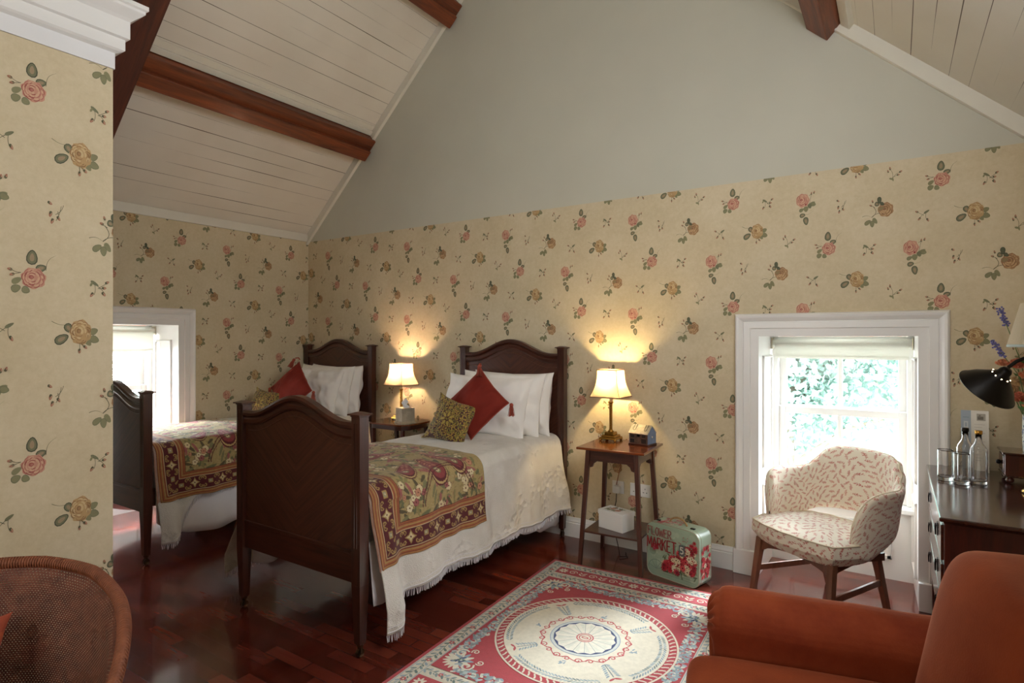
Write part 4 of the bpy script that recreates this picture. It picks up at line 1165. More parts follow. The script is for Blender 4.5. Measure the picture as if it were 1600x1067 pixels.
# little house-shaped trinket box
t = thing('trinket_box', 'small house-shaped trinket box with brown front and blue gable end on the side table', 'box', (-1.385, 3.668, .755), math.radians(-9))
W2, D2 = .066, .052
mb = MB(); mb.box(-W2 - .006, W2 + .006, -D2 - .006, D2 + .006, 0, .010); mb.build('plinth', M_mah_x, t, bevel=.002)
mb = MB(); mb.box(-W2, W2, -D2, D2, .010, .078, mi=0); M_blue = simple('grey_blue_paint', '6d7c95', .6, var=.12, vscale=30); M_bricky = simple('sooty_brown_paint', '5a4030', .6, var=.5, vscale=40)
mb.build('house_body', M_bricky, t)
for s in (-1, 1):
    mb = MB(); x = s * (W2 + .001)
    mb.prism([(-D2, .012), (D2, .012), (D2, .078), (0, .122), (-D2, .078)], lambda p, q, w: (w, p, q), x - .002, x + .002); mb.build('gable_end', M_blue, t)
    mb = MB(); mb.lathe([(.0001, 0), (.006, 0), (.006, .002), (.0001, .002)], M=Matrix.Translation((x + s * .002, 0, .055)) @ Matrix.Rotation(s * PI / 2, 4, 'Y'), seg=12, cap=False); mb.build('plaque', M_cream_pipe, t)
M_roofb = simple('pale_roof_paint', 'b3a78c', .6, var=.25, vscale=40)
mb = MB()
for s in (-1, 1):
    a, b = Vector((0, 0, .126)), Vector((0, s * (D2 + .008), .074)); nrm = Vector((0, s * .044, .052)).normalized() * .004
    vs = []
    for x in (-W2 - .004, W2 + .004):
        for p in (a, b): vs += [(x, p.y, p.z), (x, p.y + nrm.y, p.z + nrm.z)]
    mb.add(vs, [(0, 1, 5, 4), (1, 3, 7, 5), (3, 2, 6, 7), (2, 0, 4, 6), (0, 2, 3, 1), (4, 5, 7, 6)])
rf = mb.build('roof', M_roofb, t)
for x in (-.04, .04):
    mb = MB(); pts = []
    for k in range(13):
        q = k / 12 * PI; pts.append((x + .010 * math.cos(q), -.006 - .0 - .028 * (1 - abs(math.sin(q)) * 0) * (1 if k in range(0, 13) else 1) * (0.25 + .75 * (1 - math.sin(q))), 0))
    pts = [(x - .009, -.004), (x - .009, -.034), (x - .004, -.041), (x + .004, -.041), (x + .009, -.034), (x + .009, -.004)]
    mb.tube([(p, q, .126 + q * .9 + .006) for p, q in pts], .0016, 5); mb.build('strap', M_black, t)
mb = MB(); mb.box(-.010, .010, -D2 - .004, -D2, .055, .078); mb.build('latch', M_iron, t, bevel=.002)
M_dwin = simple('dark_window_paint', '231c18', .4)
for x0, x1, z0, z1 in ((-.06, -.03, .016, .04), (.02, .055, .016, .045), (-.055, -.03, .048, .066), (.025, .05, .052, .070)): MB().box(x0, x1, -D2 - .001, -D2, z0, z1).build('painted_window', M_dwin, t)

# white box on the shelf
t = thing('storage_box', 'white lidded box with a floral lid on the side table shelf', 'box', (-1.512, 3.535, .222), math.radians(-14))
mb = MB(); mb.box(-.095, .095, -.062, .062, 0, .092); mb.build('box_body', M_plastic, t, bevel=.002)
mb = MB(); mb.box(-.098, .098, -.065, .065, .088, .116, mi=0)
A = Art(); R = random.Random(2)
for k in range(12): A.leaf(-.02 + .12 * (R.random() - .5), .07 * (R.random() - .5), .03, .014, R.random() * 3, R.choice(['9aa07c', 'b9b08c', '8a9070']))
for x, y in ((-.03, .01), (.02, -.01)): A.stamp(MOT['B'], x, y, .55)
A.flat(mb, lambda x, y, o: (x, y, .1162 + o), eps=.00001)
mb.build('lid', [M_plastic, M_print], t, color=True) if False else None
mbl = MB(); mbl.box(-.098, .098, -.065, .065, .088, .116, col=s2l('ecebe6')); A.flat(mbl, lambda x, y, o: (x, y, .1162 + o), eps=.00001); mbl.build('lid', M_cardp, t, color=True)

# sockets and lead
def socket(x, z, w, label, plug):
    t = thing('wall_socket', label, 'socket', (x, BY, z))
    mb = MB(); mb.box(-w / 2, w / 2, -.010, -.0005, -.043, .043); pl = mb.build('face_plate', M_plastic, t, bevel=.003)
    for cx in ((0,) if w < .1 else (-.035, .035)):
        for px, pz, a, b in ((0, .012, .003, .006), (-.011, -.012, .006, .003), (.011, -.012, .006, .003)):
            mb = MB(); mb.box(cx + px - a / 1.4, cx + px + a / 1.4, -.0104, -.009, pz - b / 1.4, pz + b / 1.4); mb.build('pin_slot', M_black, pl)
        mb = MB(); mb.box(cx + .006 if w > .1 else cx + .014, cx + .016 if w > .1 else cx + .024, -.014, -.010, .020, .034); mb.build('switch', M_plastic, pl, bevel=.001)
    return t
socket(-1.622, .41, .086, 'single white socket holding a plug behind the square side table', True)
socket(-1.46, .41, .146, 'double white wall socket between the side table legs', False)
t = thing('plug', 'white three-pin plug pushed into the single wall socket', 'plug', (-1.622, 3.815, .40))
mb = MB(); mb.prism(rounded(.024, .024, .010, 3), lambda p, q, w: (p, w, q), -.035, .003); mb.build('plug_body', M_plastic, t, bevel=.004)
mb = MB(); mb.tube([(0, -.02, -.02), (.0, -.025, -.08), (-.02, -.05, -.2), (.01, -.06, -.30), (.05, -.10, -.375), (.10, -.2, -.390), (.14, -.16, -.394), (.10, -.1, -.394)], .003, 6); mb.build('flex', M_black, t)
mb = MB(); mb.tube([(-1.62, 3.75, .757), (-1.60, 3.79, .759), (-1.59, 3.801, .70), (-1.60, 3.806, .55), (-1.625, 3.80, .43)], .003, 6)
tag(mb.build('lamp_flex', M_canerim), 'thin brown lamp flex running down the wall behind the side table', 'cable')

# ------------------------------------------------------------------ suitcase
t = thing('suitcase', 'small pale green tin suitcase printed FLOWER MARKET standing on the floor', 'suitcase', (-1.10, 3.51, 0), math.radians(-14.5))
def rrect(a, z0, z1, r, n=6):
    out = []
    for cx, cz, q in ((a - r, z0 + r, -PI / 2), (a - r, z1 - r, 0), (-a + r, z1 - r, PI / 2), (-a + r, z0 + r, PI)):
        for k in range(n + 1): out.append((cx + r * math.cos(q + k * PI / 2 / n), cz + r * math.sin(q + k * PI / 2 / n)))
    return out
GR = s2l('a9bda4'); HW, SH, SD = .178, .325, .067
def daisy(A, x, y, r, c, c2='4a1c1c', n=8, a=0):
    for k in range(n): q = a + 2 * PI * k / n; A.leaf(x + r * .55 * math.cos(q), y + r * .55 * math.sin(q), r * .95, r * .38, q, c)
    A.circle(x, y, r * .22, c2, 8)
LET = {
 'F': [((.1, 0), (.1, 1)), ((.1, 1), (.7, 1)), ((.1, .52), (.55, .52))], 'L': [((.1, 0), (.1, 1)), ((.1, 0), (.7, 0))],
 'O': [((.4 + .33 * math.cos(k * PI / 6), .5 + .5 * math.sin(k * PI / 6)), (.4 + .33 * math.cos((k + 1) * PI / 6), .5 + .5 * math.sin((k + 1) * PI / 6))) for k in range(12)],
 'W': [((0, 1), (.22, 0)), ((.22, 0), (.45, .8)), ((.45, .8), (.68, 0)), ((.68, 0), (.9, 1))],
 'E': [((.1, 0), (.1, 1)), ((.1, 1), (.68, 1)), ((.1, .52), (.55, .52)), ((.1, 0), (.7, 0))],
 'R': [((.1, 0), (.1, 1)), ((.1, 1), (.5, 1)), ((.5, 1), (.68, .88)), ((.68, .88), (.68, .62)), ((.68, .62), (.5, .5)), ((.5, .5), (.1, .5)), ((.4, .5), (.72, 0))],
 'M': [((.08, 0), (.12, 1)), ((.12, 1), (.45, .25)), ((.45, .25), (.78, 1)), ((.78, 1), (.82, 0))], 'A': [((.02, 0), (.38, 1)), ((.38, 1), (.74, 0)), ((.17, .38), (.6, .38))],
 'K': [((.1, 0), (.1, 1)), ((.68, 1), (.12, .42)), ((.3, .55), (.72, 0))], 'T': [((.4, 0), (.4, 1)), ((.02, 1), (.78, 1))],
 '5': [((.65, 1), (.15, 1)), ((.15, 1), (.12, .58)), ((.12, .58), (.45, .64)), ((.45, .64), (.7, .45)), ((.7, .45), (.66, .14)), ((.66, .14), (.38, 0)), ((.38, 0), (.1, .1))]}
def text(A, s, x, y, h, w, c, th=.13, serif=True):
    for ch in s:
        for a, b in LET[ch]:
            A.stroke([(x + a[0] * w, y + a[1] * h), (x + b[0] * w, y + b[1] * h)], th * w * (1 if a[0] == b[0] or ch in 'O5' else .8), c)
            if serif and ch not in 'O5':
                for p in (a, b):
                    if p[1] in (0, 1): A.stroke([(x + (p[0] - .11) * w, y + p[1] * h), (x + (p[0] + .11) * w, y + p[1] * h)], .07 * w, c)
        x += w * (.98 if ch in 'WM' else .84)
A = Art(); R = random.Random(9)
A.poly(rrect(HW - .006, .007, SH - .006, .045), '9fb39a')
for k in range(40): A.circle((R.random() - .5) * .3, .03 + R.random() * .26, .02 * R.random() + .008, R.choice(['a8baa0', '94a88f', 'b3c0a6']), 10)
# faint wheel at the lower left, faint slats at the bottom
A.ring(-.11, .045, .052, .056, '83988a', 30, 0, PI); 
for k in range(5): q = PI * (k + .5) / 5; A.stroke([(-.11, .045), (-.11 + .052 * math.cos(q), .045 + .052 * math.sin(q))], .003, '83988a')
for z in (.028, .042, .056): A.stroke([(-.06, z), (.15, z)], .002, '7d927f')
for k in range(70): A.leaf(.05 + .22 * (R.random() - .5), .11 + .14 * (R.random() - .5), .03, .008, R.random() * 3, R.choice(['6f7f62', '8a9670', '59684e']))
for k in range(150):
    u = R.random(); x = lerp(-.055, .158, u) ; z = .062 + (.04 + .15 * u) * R.random() + (.02 if u > .5 else 0)
    daisy(A, x, z, .011 + .011 * R.random(), R.choice(['b02a36', 'c23a44', '8e1e2c', 'd9c9a2', 'e2d8b8', 'cf4a50', '9c2a3a']), a=R.random())
for k in range(10): daisy(A, -.125 + .04 * R.random(), .165 + .035 * R.random(), .010, R.choice(['b8465a', '9c2a3a']), a=k)
for k in range(24): A.circle(.03 + .13 * R.random(), .2 + .09 * R.random(), .003, 'b8465a', 6)
text(A, 'FLOWER', -.162, .252, .047, .0325, '8e2f36', .17); text(A, 'MARKET', -.166, .172, .066, .0395, '8e2428', .22)
A.poly([(.056, .172), (.095, .172), (.095, .230), (.088, .237), (.063, .237), (.056, .230)], '5c605e'); text(A, '5', .063, .186, .037, .030, 'd8d6c2', .2)
mb = MB(); mb.prism(rrect(HW, 0, SH, .05), lambda p, q, w: (p, w, q), -SD, SD, smooth=True)
for i in range(len(mb.c)): mb.c[i] = GR
A.flat(mb, lambda x, y, o: (x, -SD - o, y), eps=.00001)
B = Art()
for k in range(60): daisy(B, (R.random() - .5) * .098, .058 + .19 * R.random() * R.random() ** .3, .010 + .008 * R.random(), R.choice(['c23a44', 'd2525a', '9e2632', 'e2d8b8', 'cf4a50']), a=R.random())
B.flat(mb, lambda x, y, o: (HW + .0004 + o, x, y), eps=.00001)
B = Art()
for k in range(34): daisy(B, -.14 + .17 * R.random(), (R.random() - .5) * .11, .012, R.choice(['b8465a', 'd2707a', 'c23a44', 'e2c8b8']), a=R.random())
B.flat(mb, lambda x, y, o: (x, y, SH + o), eps=.00001)
mb.build('case_body', M_paintbox, t, color=True)
mb = MB(); mb.prism(rrect(HW + .0012, -.0005, SH + .0012, .05), lambda p, q, w: (p, w, q), -SD + .022, -SD + .0235)
for y in (-SD, SD): mb.tube([(p, y, q) for p, q in rrect(HW - .001, .001, SH - .001, .05)], .0022, 6, closed=True)
mb.build('rolled_edge', M_silver, t)
hd = MB(); hd.tube([(x, 0, SH + .038 * math.sin(PI * (x + .06) / .12) ** .6 if 0 < (x + .06) / .12 < 1 else SH) for x in lin(-.06, .06, 18)], .0055, 8); hd.build('handle', M_rope, t)
for x in (-.125, .11): MB().box(x - .014, x + .014, -.03, -.012, SH, SH + .006).build('clasp', M_iron, t, bevel=.002)

# ------------------------------------------------------------------ rug
def rug_art():
    A = Art(); RED, CR, BL, DB, GN, PK = 'a82a32', 'd6cdb6', '8d9da4', '2b3c66', '788684', 'b9484a'
    w, h = .58, .825; R = random.Random(21)
    A.rect(-w, -h, w, h, RED); A.rect(-w + .018, -h + .018, w - .018, h - .018, 'cbc2ac')
    for a in (.022, .085): 
        for (x0, y0, x1, y1) in ((-w + a, -h + a, w - a, -h + a + .004), (-w + a, h - a - .004, w - a, h - a), (-w + a, -h + a, -w + a + .004, h - a), (w - a - .004, -h + a, w - a, h - a)): A.rect(x0, y0, x1, y1, BL)
    def garland(fn, n, s=1.0, cols=(GN, BL, '5d7068'), red=5):
        k = 0; st = .017 * s
        m = max(1, int(n / st))
        for i in range(m):
            a = (i + .5) * n / m; ph = a / (.075 * s) * PI
            p = fn(a, .008 * s * math.sin(ph)); q = fn(a + .002, .008 * s * math.sin(ph)); ang = math.atan2(q[1] - p[1], q[0] - p[0])
            sd = 1 if i % 2 else -1
            A.leaf(*fn(a, sd * .013 * s), .030 * s, .013 * s, ang + sd * .9, R.choice(cols))
            if i % 3 == 0: A.leaf(*fn(a, -sd * .010 * s), .018 * s, .008 * s, ang - sd * .7, R.choice(cols))
            if red and i % (red * 2) == red:
                x, y = fn(a, 0)
                for j in range(5): A.circle(x + .009 * s * math.cos(j * 1.257), y + .009 * s * math.sin(j * 1.257), .006 * s, PK, 8)
                A.circle(x, y, .005 * s, CR, 6)
        A.stroke([fn(a, .006 * s * math.sin(a / (.075 * s) * PI)) for a in lin(0, n, int(n / .012))], .003 * s, cols[2])
    o = .055
    garland(lambda a, b: (-w + o + b, -h + .03 + a), 2 * h - .06); garland(lambda a, b: (w - o + b, -h + .03 + a), 2 * h - .06)
    garland(lambda a, b: (-w + .03 + a, h - o + b), 2 * w - .06); garland(lambda a, b: (-w + .03 + a, -h + o + b), 2 * w - .06)
    iw = w - .092
    # red scroll panels at both ends, then a second pale band
    for sg in (-1, 1):
        y0, y1 = sorted((sg * (h - .092), sg * (h - .185))); A.rect(-iw, y0, iw, y1, RED)
        yc = (y0 + y1) / 2; n = 15
        for k in range(n):
            x = lerp(-iw + .04, iw - .04, k / (n - 1))
            if k == n // 2 or k in (0, n - 1):
                for j in range(8): q = j * PI / 4; A.leaf(x + .018 * math.cos(q), yc + .018 * math.sin(q), .028, .012, q, CR)
                A.circle(x, yc, .007, RED, 8)
            elif k % 2: A.scroll(x, yc, .028, 0, 1, CR, .0055, 1.4); A.circle(x, yc, .007, PK, 8)
            else:
                for s2 in (-1, 1): A.leaf(x + s2 * .012, yc + s2 * .012, .034, .011, s2 * .8, CR); A.leaf(x - s2 * .012, yc + s2 * .012, .03, .009, -s2 * .8, CR)
        yb = sg * (h - .225); A.rect(-iw, min(yb - .03, yb + .03), iw, max(yb - .03, yb + .03), 'cbc2ac')
        garland(lambda a, b: (-iw + a, yb + b), 2 * iw, .9)
    ih = h - .262
    A.rect(-iw, -ih, iw, ih, RED)
    # garlands just inside the field
    def lush(fn, n):
        m = int(n / .009)
        for i in range(m):
            a = (i + .5) * n / m
            for j in range(3):
                A.leaf(*fn(a, (R.random() - .5) * .058), .026, .013, R.random() * 3.1, R.choice([BL, 'a9b4b0', '7f9194', 'c9c6b4', BL, GN]))
            if i % 4 == 0: A.circle(*fn(a, (R.random() - .5) * .03), .006, R.choice([PK, CR, 'd08a80']), 7)
    lush(lambda a, b: (-iw + .045 + b, -ih + .09 + a), 2 * ih - .18); lush(lambda a, b: (iw - .045 + b, -ih + .09 + a), 2 * ih - .18)
    lush(lambda a, b: (-iw + .11 + a, ih - .038 + b), 2 * iw - .22); lush(lambda a, b: (-iw + .11 + a, -ih + .038 + b), 2 * iw - .22)
    # acanthus corners
    for sx in (-1, 1):
        for sy in (-1, 1):
            cx, cy = sx * (iw - .085), sy * (ih - .095); d = math.atan2(-sy, -sx)
            for k in range(9):
                q = d + (k - 4) * .5; A.leaf(cx + .035 * math.cos(q), cy + .035 * math.sin(q), .07, .022, q, [CR, BL][k % 2])
            for k in range(7):
                q = d + PI + (k - 3) * .35; A.leaf(cx + .045 * math.cos(q), cy + .045 * math.sin(q), .06, .018, q, CR)
            for k in range(16): A.leaf(cx + .05 * (R.random() - .5), cy + .06 * (R.random() - .5), .024, .01, R.random() * 3, R.choice([BL, GN, DB, '4f6a5c']))
            for s2 in (-1, 1):
                q = d + s2 * 1.15; A.scroll(cx + .062 * math.cos(q), cy + .062 * math.sin(q), .032, d, s2, CR, .009, 1.3)
                q = d + s2 * .5; A.scroll(cx + .098 * math.cos(q), cy + .098 * math.sin(q), .02, d + PI, -s2, CR, .006, 1.3)
    # medallion
    A.circle(0, 0, .434, CR, 72); A.ring(0, 0, .390, .425, RED, 72)
    for k in range(80):
        q = 2 * PI * k / 80
        A.stroke([(.394 * math.cos(q), .394 * math.sin(q)), (.407 * math.cos(q + .03), .407 * math.sin(q + .03)), (.421 * math.cos(q + .045), .421 * math.sin(q + .045))], .008, CR)
    A.circle(0, 0, .388, 'ddd5be', 72)
    for b in range(4):
        q0 = PI / 4 + b * PI / 2
        for k in range(26):
            q = q0 + .22 + (PI / 2 - .44) * k / 25
            for s2 in (-1, 1): A.leaf((.362 + s2 * .009) * math.cos(q), (.362 + s2 * .009) * math.sin(q), .026, .008, q + PI / 2 + s2 * .6, R.choice([BL, '9fb0b0', GN]))
        # spoke of leaves with a red bow
        for k in range(7):
            r = .245 + .014 * k; wd = .012 + .002 * k
            for s2 in (-1, 1): A.leaf(r * math.cos(q0) - s2 * wd * math.sin(q0), r * math.sin(q0) + s2 * wd * math.cos(q0), .024, .009, q0 + s2 * 1.0, [BL, '9fb0b0'][k % 2])
            A.leaf(r * math.cos(q0), r * math.sin(q0), .018, .006, q0, GN)
        r = .352
        for s2 in (-1, 1): A.leaf(r * math.cos(q0) - s2 * .014 * math.sin(q0), r * math.sin(q0) + s2 * .014 * math.cos(q0), .034, .012, q0 + PI / 2 - s2 * .4, PK)
        q1 = b * PI / 2
        for k in range(6): A.leaf(.245 * math.cos(q1) + .02 * (R.random() - .5), .245 * math.sin(q1) + .03 * (R.random() - .5), .022, .008, R.random() * 3, BL)
    n = 24
    for k in range(n):   # running red scroll
        q = 2 * PI * k / n; sd = 1 if k % 2 else -1; r = .208
        A.scroll(r * math.cos(q), r * math.sin(q), .019, q + sd * PI / 2, sd, PK, .0055, 1.1)
        q2 = q + 2 * PI / n
        A.stroke([((r + sd * .013) * math.cos(q), (r + sd * .013) * math.sin(q)), (r * math.cos((q + q2) / 2), r * math.sin((q + q2) / 2)), ((r - sd * .013) * math.cos(q2), (r - sd * .013) * math.sin(q2))], .005, PK)
    A.ring(0, 0, .150, .166, 'c9cdc4', 48); A.ring(0, 0, .164, .168, '8b97a8', 48); A.circle(0, 0, .150, 'dfd9c6', 48)
    for k in range(16):
        q = 2 * PI * k / 16; q2 = q + 2 * PI / 16; qm = (q + q2) / 2
        A.poly([(.150 * math.cos(q), .150 * math.sin(q)), (.136 * math.cos(q), .136 * math.sin(q)), (.147 * math.cos(qm), .147 * math.sin(qm)), (.136 * math.cos(q2), .136 * math.sin(q2)), (.150 * math.cos(q2), .150 * math.sin(q2)), (.152 * math.cos(qm), .152 * math.sin(qm))], DB)
        A.stroke([(.04 * math.cos(q), .04 * math.sin(q)), (.138 * math.cos(q), .138 * math.sin(q))], .0028, '9ba39a')
        A.poly([(.05 * math.cos(q + .05), .05 * math.sin(q + .05)), (.13 * math.cos(q + .05), .13 * math.sin(q + .05)), (.13 * math.cos(qm), .13 * math.sin(qm))], 'd3d2c0')
    A.circle(0, 0, .042, PK, 24); A.circle(0, 0, .036, CR, 24); A.circle(0, 0, .030, PK, 24); A.circle(0, 0, .025, CR, 24); A.circle(0, 0, .018, PK, 16, .01); A.circle(0, 0, .011, CR, 12, .005)
    return A
mb = MB(); mb.box(-.58, .58, -.825, .825, .0, .009, col=s2l('a82a32'))
rug_art().flat(mb, lambda x, y, o: (x, y, .009 + o), eps=.0000008, e0=.0002)
o = mb.build('rug', M_rug, color=True); o.location = (-1.247, 2.54, .0005); o.rotation_euler = (0, 0, math.radians(2.2))
tag(o, 'red and cream wool rug with round floral medallion on the dark parquet floor', 'rug')
# ------------------------------------------------------------------ printed tub chair
def spow(c, e): return math.copysign(abs(c) ** e, c)
def superbox(mb, c, h, e1=.35, e2=.35, nu=48, nv=28, fn=None, M=None):
    """rounded cushion block: centre, half sizes, squareness; fn post-processes each point"""
    def P(u, v):
        a = u * 2 * PI; b = (v - .5) * PI
        x = h[0] * spow(math.cos(b), e1) * spow(math.cos(a), e2); y = h[1] * spow(math.cos(b), e1) * spow(math.sin(a), e2); z = h[2] * spow(math.sin(b), e1)
        p = (c[0] + x, c[1] + y, c[2] + z)
        return fn(*p) if fn else p
    us = [i / nu for i in range(nu)]; vs = lin(0.0, 1, nv)
    mb.grid(P, us, vs, M=M, closeu=True); return mb
def sprig(col='b4544a'):
    A = Art(); A.stroke([(-.017, -.007), (0, -.001), (.014, .006)], .0021, col)
    for k in range(3):
        x = -.009 + k * .009; y = x * .42
        for s in (-1, 1): A.leaf(x + .003 * s, y + s * .0065, .0145, .0042, .40 + s * .95, col)
    A.leaf(.020, .009, .011, .0042, .4, col); return A
def leafy(w, h, seed, step=.052):
    A = Art(); R = random.Random(seed); S = [sprig('bb5d50'), sprig('c87a68')]
    j = 0; y = 0
    while y < h:
        x = (j % 2) * step / 2
        while x < w:
            A.stamp(S[R.random() < .3], x + .014 * (R.random() - .5), y + .012 * (R.random() - .5), .88 * R.choice([-1, 1]), .88, R.random() * 6.28); x += step
        y += step * .62; j += 1
    return A
FAB = 'e9dfca'
t = thing('tub_chair', 'cream tub chair printed with red leaf sprigs standing in front of the right window', 'chair', (-.325, 3.60, 0), math.radians(-34))
# shell
nu, nv = 620, 400; PHM = 2.12
def top_z(f):
    a = abs(f)
    z = interp(a, [0, .40, .62, .80, .95, 1.15, 1.5, 1.85, 2.12], [.82, .812, .785, .735, .695, .678, .685, .675, .64])
    k = max(0, (a - 1.60) / (PHM - 1.60)); zb = bot_z(f)
    return zb + (z - zb) * (.34 + .66 * math.sqrt(max(0, 1 - k * k)))
def bot_z(f):
    a = abs(f); return interp(a, [0, .8, 1.4, 1.8, 2.12], [.47, .45, .40, .345, .36])
_a = np.linspace(-PI / 2, 1.5 * PI, 4001); _z = .19 * np.sign(np.sin(_a)) * np.abs(np.sin(_a)) ** .55; _o = .03 * np.sign(np.cos(_a)) * np.abs(np.cos(_a)) ** .55
_s = np.concatenate([[0], np.cumsum(np.hypot(np.diff(_z), np.diff(_o)))]); _s /= _s[-1]
def shell(u, v):
    f = (u * 2 - 1) * PHM
    zt, zb = top_z(f), bot_z(f)
    # plan position
    cx, cy = .285 * spow(math.sin(f), .8), .02 + .255 * spow(math.cos(f), .8)
    nx, ny = math.sin(f), math.cos(f); n = math.hypot(nx, ny); nx /= n; ny /= n
    th = .024 + .008 * abs(math.sin(f)) ** 2
    endk = max(0, (abs(f) - 1.9) / (PHM - 1.9)); th *= math.sqrt(max(.02, 1 - endk * endk))
    a = float(np.interp(v, _s, _a))
    H = (zt - zb) / 2; zc = (zt + zb) / 2
    zz = zc + H * spow(math.sin(a), .55); off = -th * spow(math.cos(a), .55)
    k = (zz - .4) / .4
    out = .055 * k ** 1.5 if k > 0 else 0
    out += .03 * (abs(math.sin(f)) ** 3) * max(0, k - .5) * 2   # arms roll outward
    wr = .004 * math.sin(f * 30 + 3 * k) * max(0, math.sin(a)) * math.exp(-((abs(f) - .8) / .25) ** 2)
    d = off + out + wr
    return (cx + nx * d, cy + ny * d, zz)
us = lin(0, 1, nu); vs = lin(0, 1, nv)
mb = MB(); mb.grid(shell, us, vs)
W_, H_ = 1.36, .86
o = mb.build('backrest', M_fabric, t)
A = leafy(W_, H_, 3)
set_vcol(o, A.raster([u * W_ for u in us], [v * H_ for v in vs], FAB))
mb = MB()   # piping along the top edge, over and down the arm fronts
mb.tube([shell(u, .5) for u in lin(0.0, 1.0, 140)], .0042, 7)
mb.build('piping', M_cream_pipe, o)
# seat
def seat_pt(x, y, z):
    k = (y + .27) / .5; return (x * (1.06 - .16 * max(0, min(1, k))), y, z)
mb = MB(); n = 240; g = lin(-1, 1, n)
def seat_top(u, v):
    r = max(abs(u), abs(v)); q = (u ** 2 + v ** 2) ** .5; k = r / q if q > 1e-6 else 1
    k = k ** .55
    x, y = u * k * .292, v * k * .255 - .045
    return seat_pt(x, y, .425 + .035 * (1 - r ** 3) + .004 * mnoise.noise((u * 3, v * 3, 1)))
mb.grid(seat_top, g, g)
o = mb.build('seat', M_fabric, t)
set_vcol(o, leafy(.6, .56, 8).raster([(u + 1) * .29 for u in g], [(v + 1) * .26 for v in g], FAB))
per = [(-1 + 2 * i / 90, -1) for i in range(90)] + [(1, -1 + 2 * i / 90) for i in range(90)] + [(1 - 2 * i / 90, 1) for i in range(90)] + [(-1, 1 - 2 * i / 90) for i in range(91)]
def band(i, v):
    u_, v_ = per[int(i)]; p = Vector(seat_top(u_, v_)); c = Vector((0, -.045, p.z))
    d = (p - c); k = 1 + .02 * math.sin(PI * v) - .10 * max(0, v - .55) / .45
    q = c + d * k; q.z = .426 - v * .105; return tuple(q)
vv = lin(0, 1, 44); ii = list(range(len(per)))
mb = MB(); mb.grid(band, ii, vv); o2 = mb.build('seat_side', M_fabric, t)
set_vcol(o2, leafy(2.05, .12, 5).raster([i * 2.0 / len(per) for i in ii], [v * .105 for v in vv], FAB))
mb = MB(); mb.tube([tuple(Vector(seat_top(*per[i])) + Vector((0, 0, .002))) for i in ii[:-1:2]], .0045, 7, closed=True); mb.build('piping', M_cream_pipe, o)
mb = MB(); mb.box(-.20, .20, -.21, .13, .315, .335); mb.build('seat_base', M_cream_pipe, t)
legs = {'fl': ((-.225, -.225), (-.245, -.27)), 'fr': ((.225, -.225), (.245, -.27)), 'bl': ((-.17, .16), (-.175, .25)), 'br': ((.17, .16), (.175, .25))}
for k, ((x1, y1), (x0, y0)) in legs.items():
    mb = MB(); w0, w1 = .014, .019
    vs_ = [(x0 - w0, y0 - w0, 0), (x0 + w0, y0 - w0, 0), (x0 + w0, y0 + w0, 0), (x0 - w0, y0 + w0, 0), (x1 - w1, y1 - w1, .33), (x1 + w1, y1 - w1, .33), (x1 + w1, y1 + w1, .33), (x1 - w1, y1 + w1, .33)]
    mb.add(vs_, [(0, 3, 2, 1), (4, 5, 6, 7), (0, 1, 5, 4), (1, 2, 6, 5), (2, 3, 7, 6), (3, 0, 4, 7)]); mb.build('leg', M_chairwood, t, bevel=.003)
arcp = [(-.225, .33), (.225, .33), (.225, .262)] + [(lerp(.205, -.205, k), .262 + .043 * math.sin(PI * k) ** .6) for k in lin(0, 1, 15)] + [(-.225, .262)]
mb = MB(); mb.prism(arcp, lambda p, q, w: (p, w, q), -.236, -.214); mb.build('seat_rail', M_chairwood, t)
for s in (-1, 1):
    mb = MB(); mb.prism([(-.225, .33), (.17, .33), (.17, .29), (-.03, .308), (-.225, .268)], lambda p, q, w: (w, p, q), s * .21 - .009, s * .21 + .009); mb.build('seat_rail', M_chairwood, t)
    mb = MB(); a, b = Vector((s * .237, -.245, .155)), Vector((s * .172, .215, .155))
    mb.add([a + Vector((-.007, 0, -.016)), a + Vector((.007, 0, -.016)), a + Vector((.007, 0, .016)), a + Vector((-.007, 0, .016)), b + Vector((-.007, 0, -.016)), b + Vector((.007, 0, -.016)), b + Vector((.007, 0, .016)), b + Vector((-.007, 0, .016))],
           [(0, 1, 2, 3), (4, 7, 6, 5), (0, 4, 5, 1), (1, 5, 6, 2), (2, 6, 7, 3), (3, 7, 4, 0)]); mb.build('stretcher', M_chairwood, t, bevel=.002)

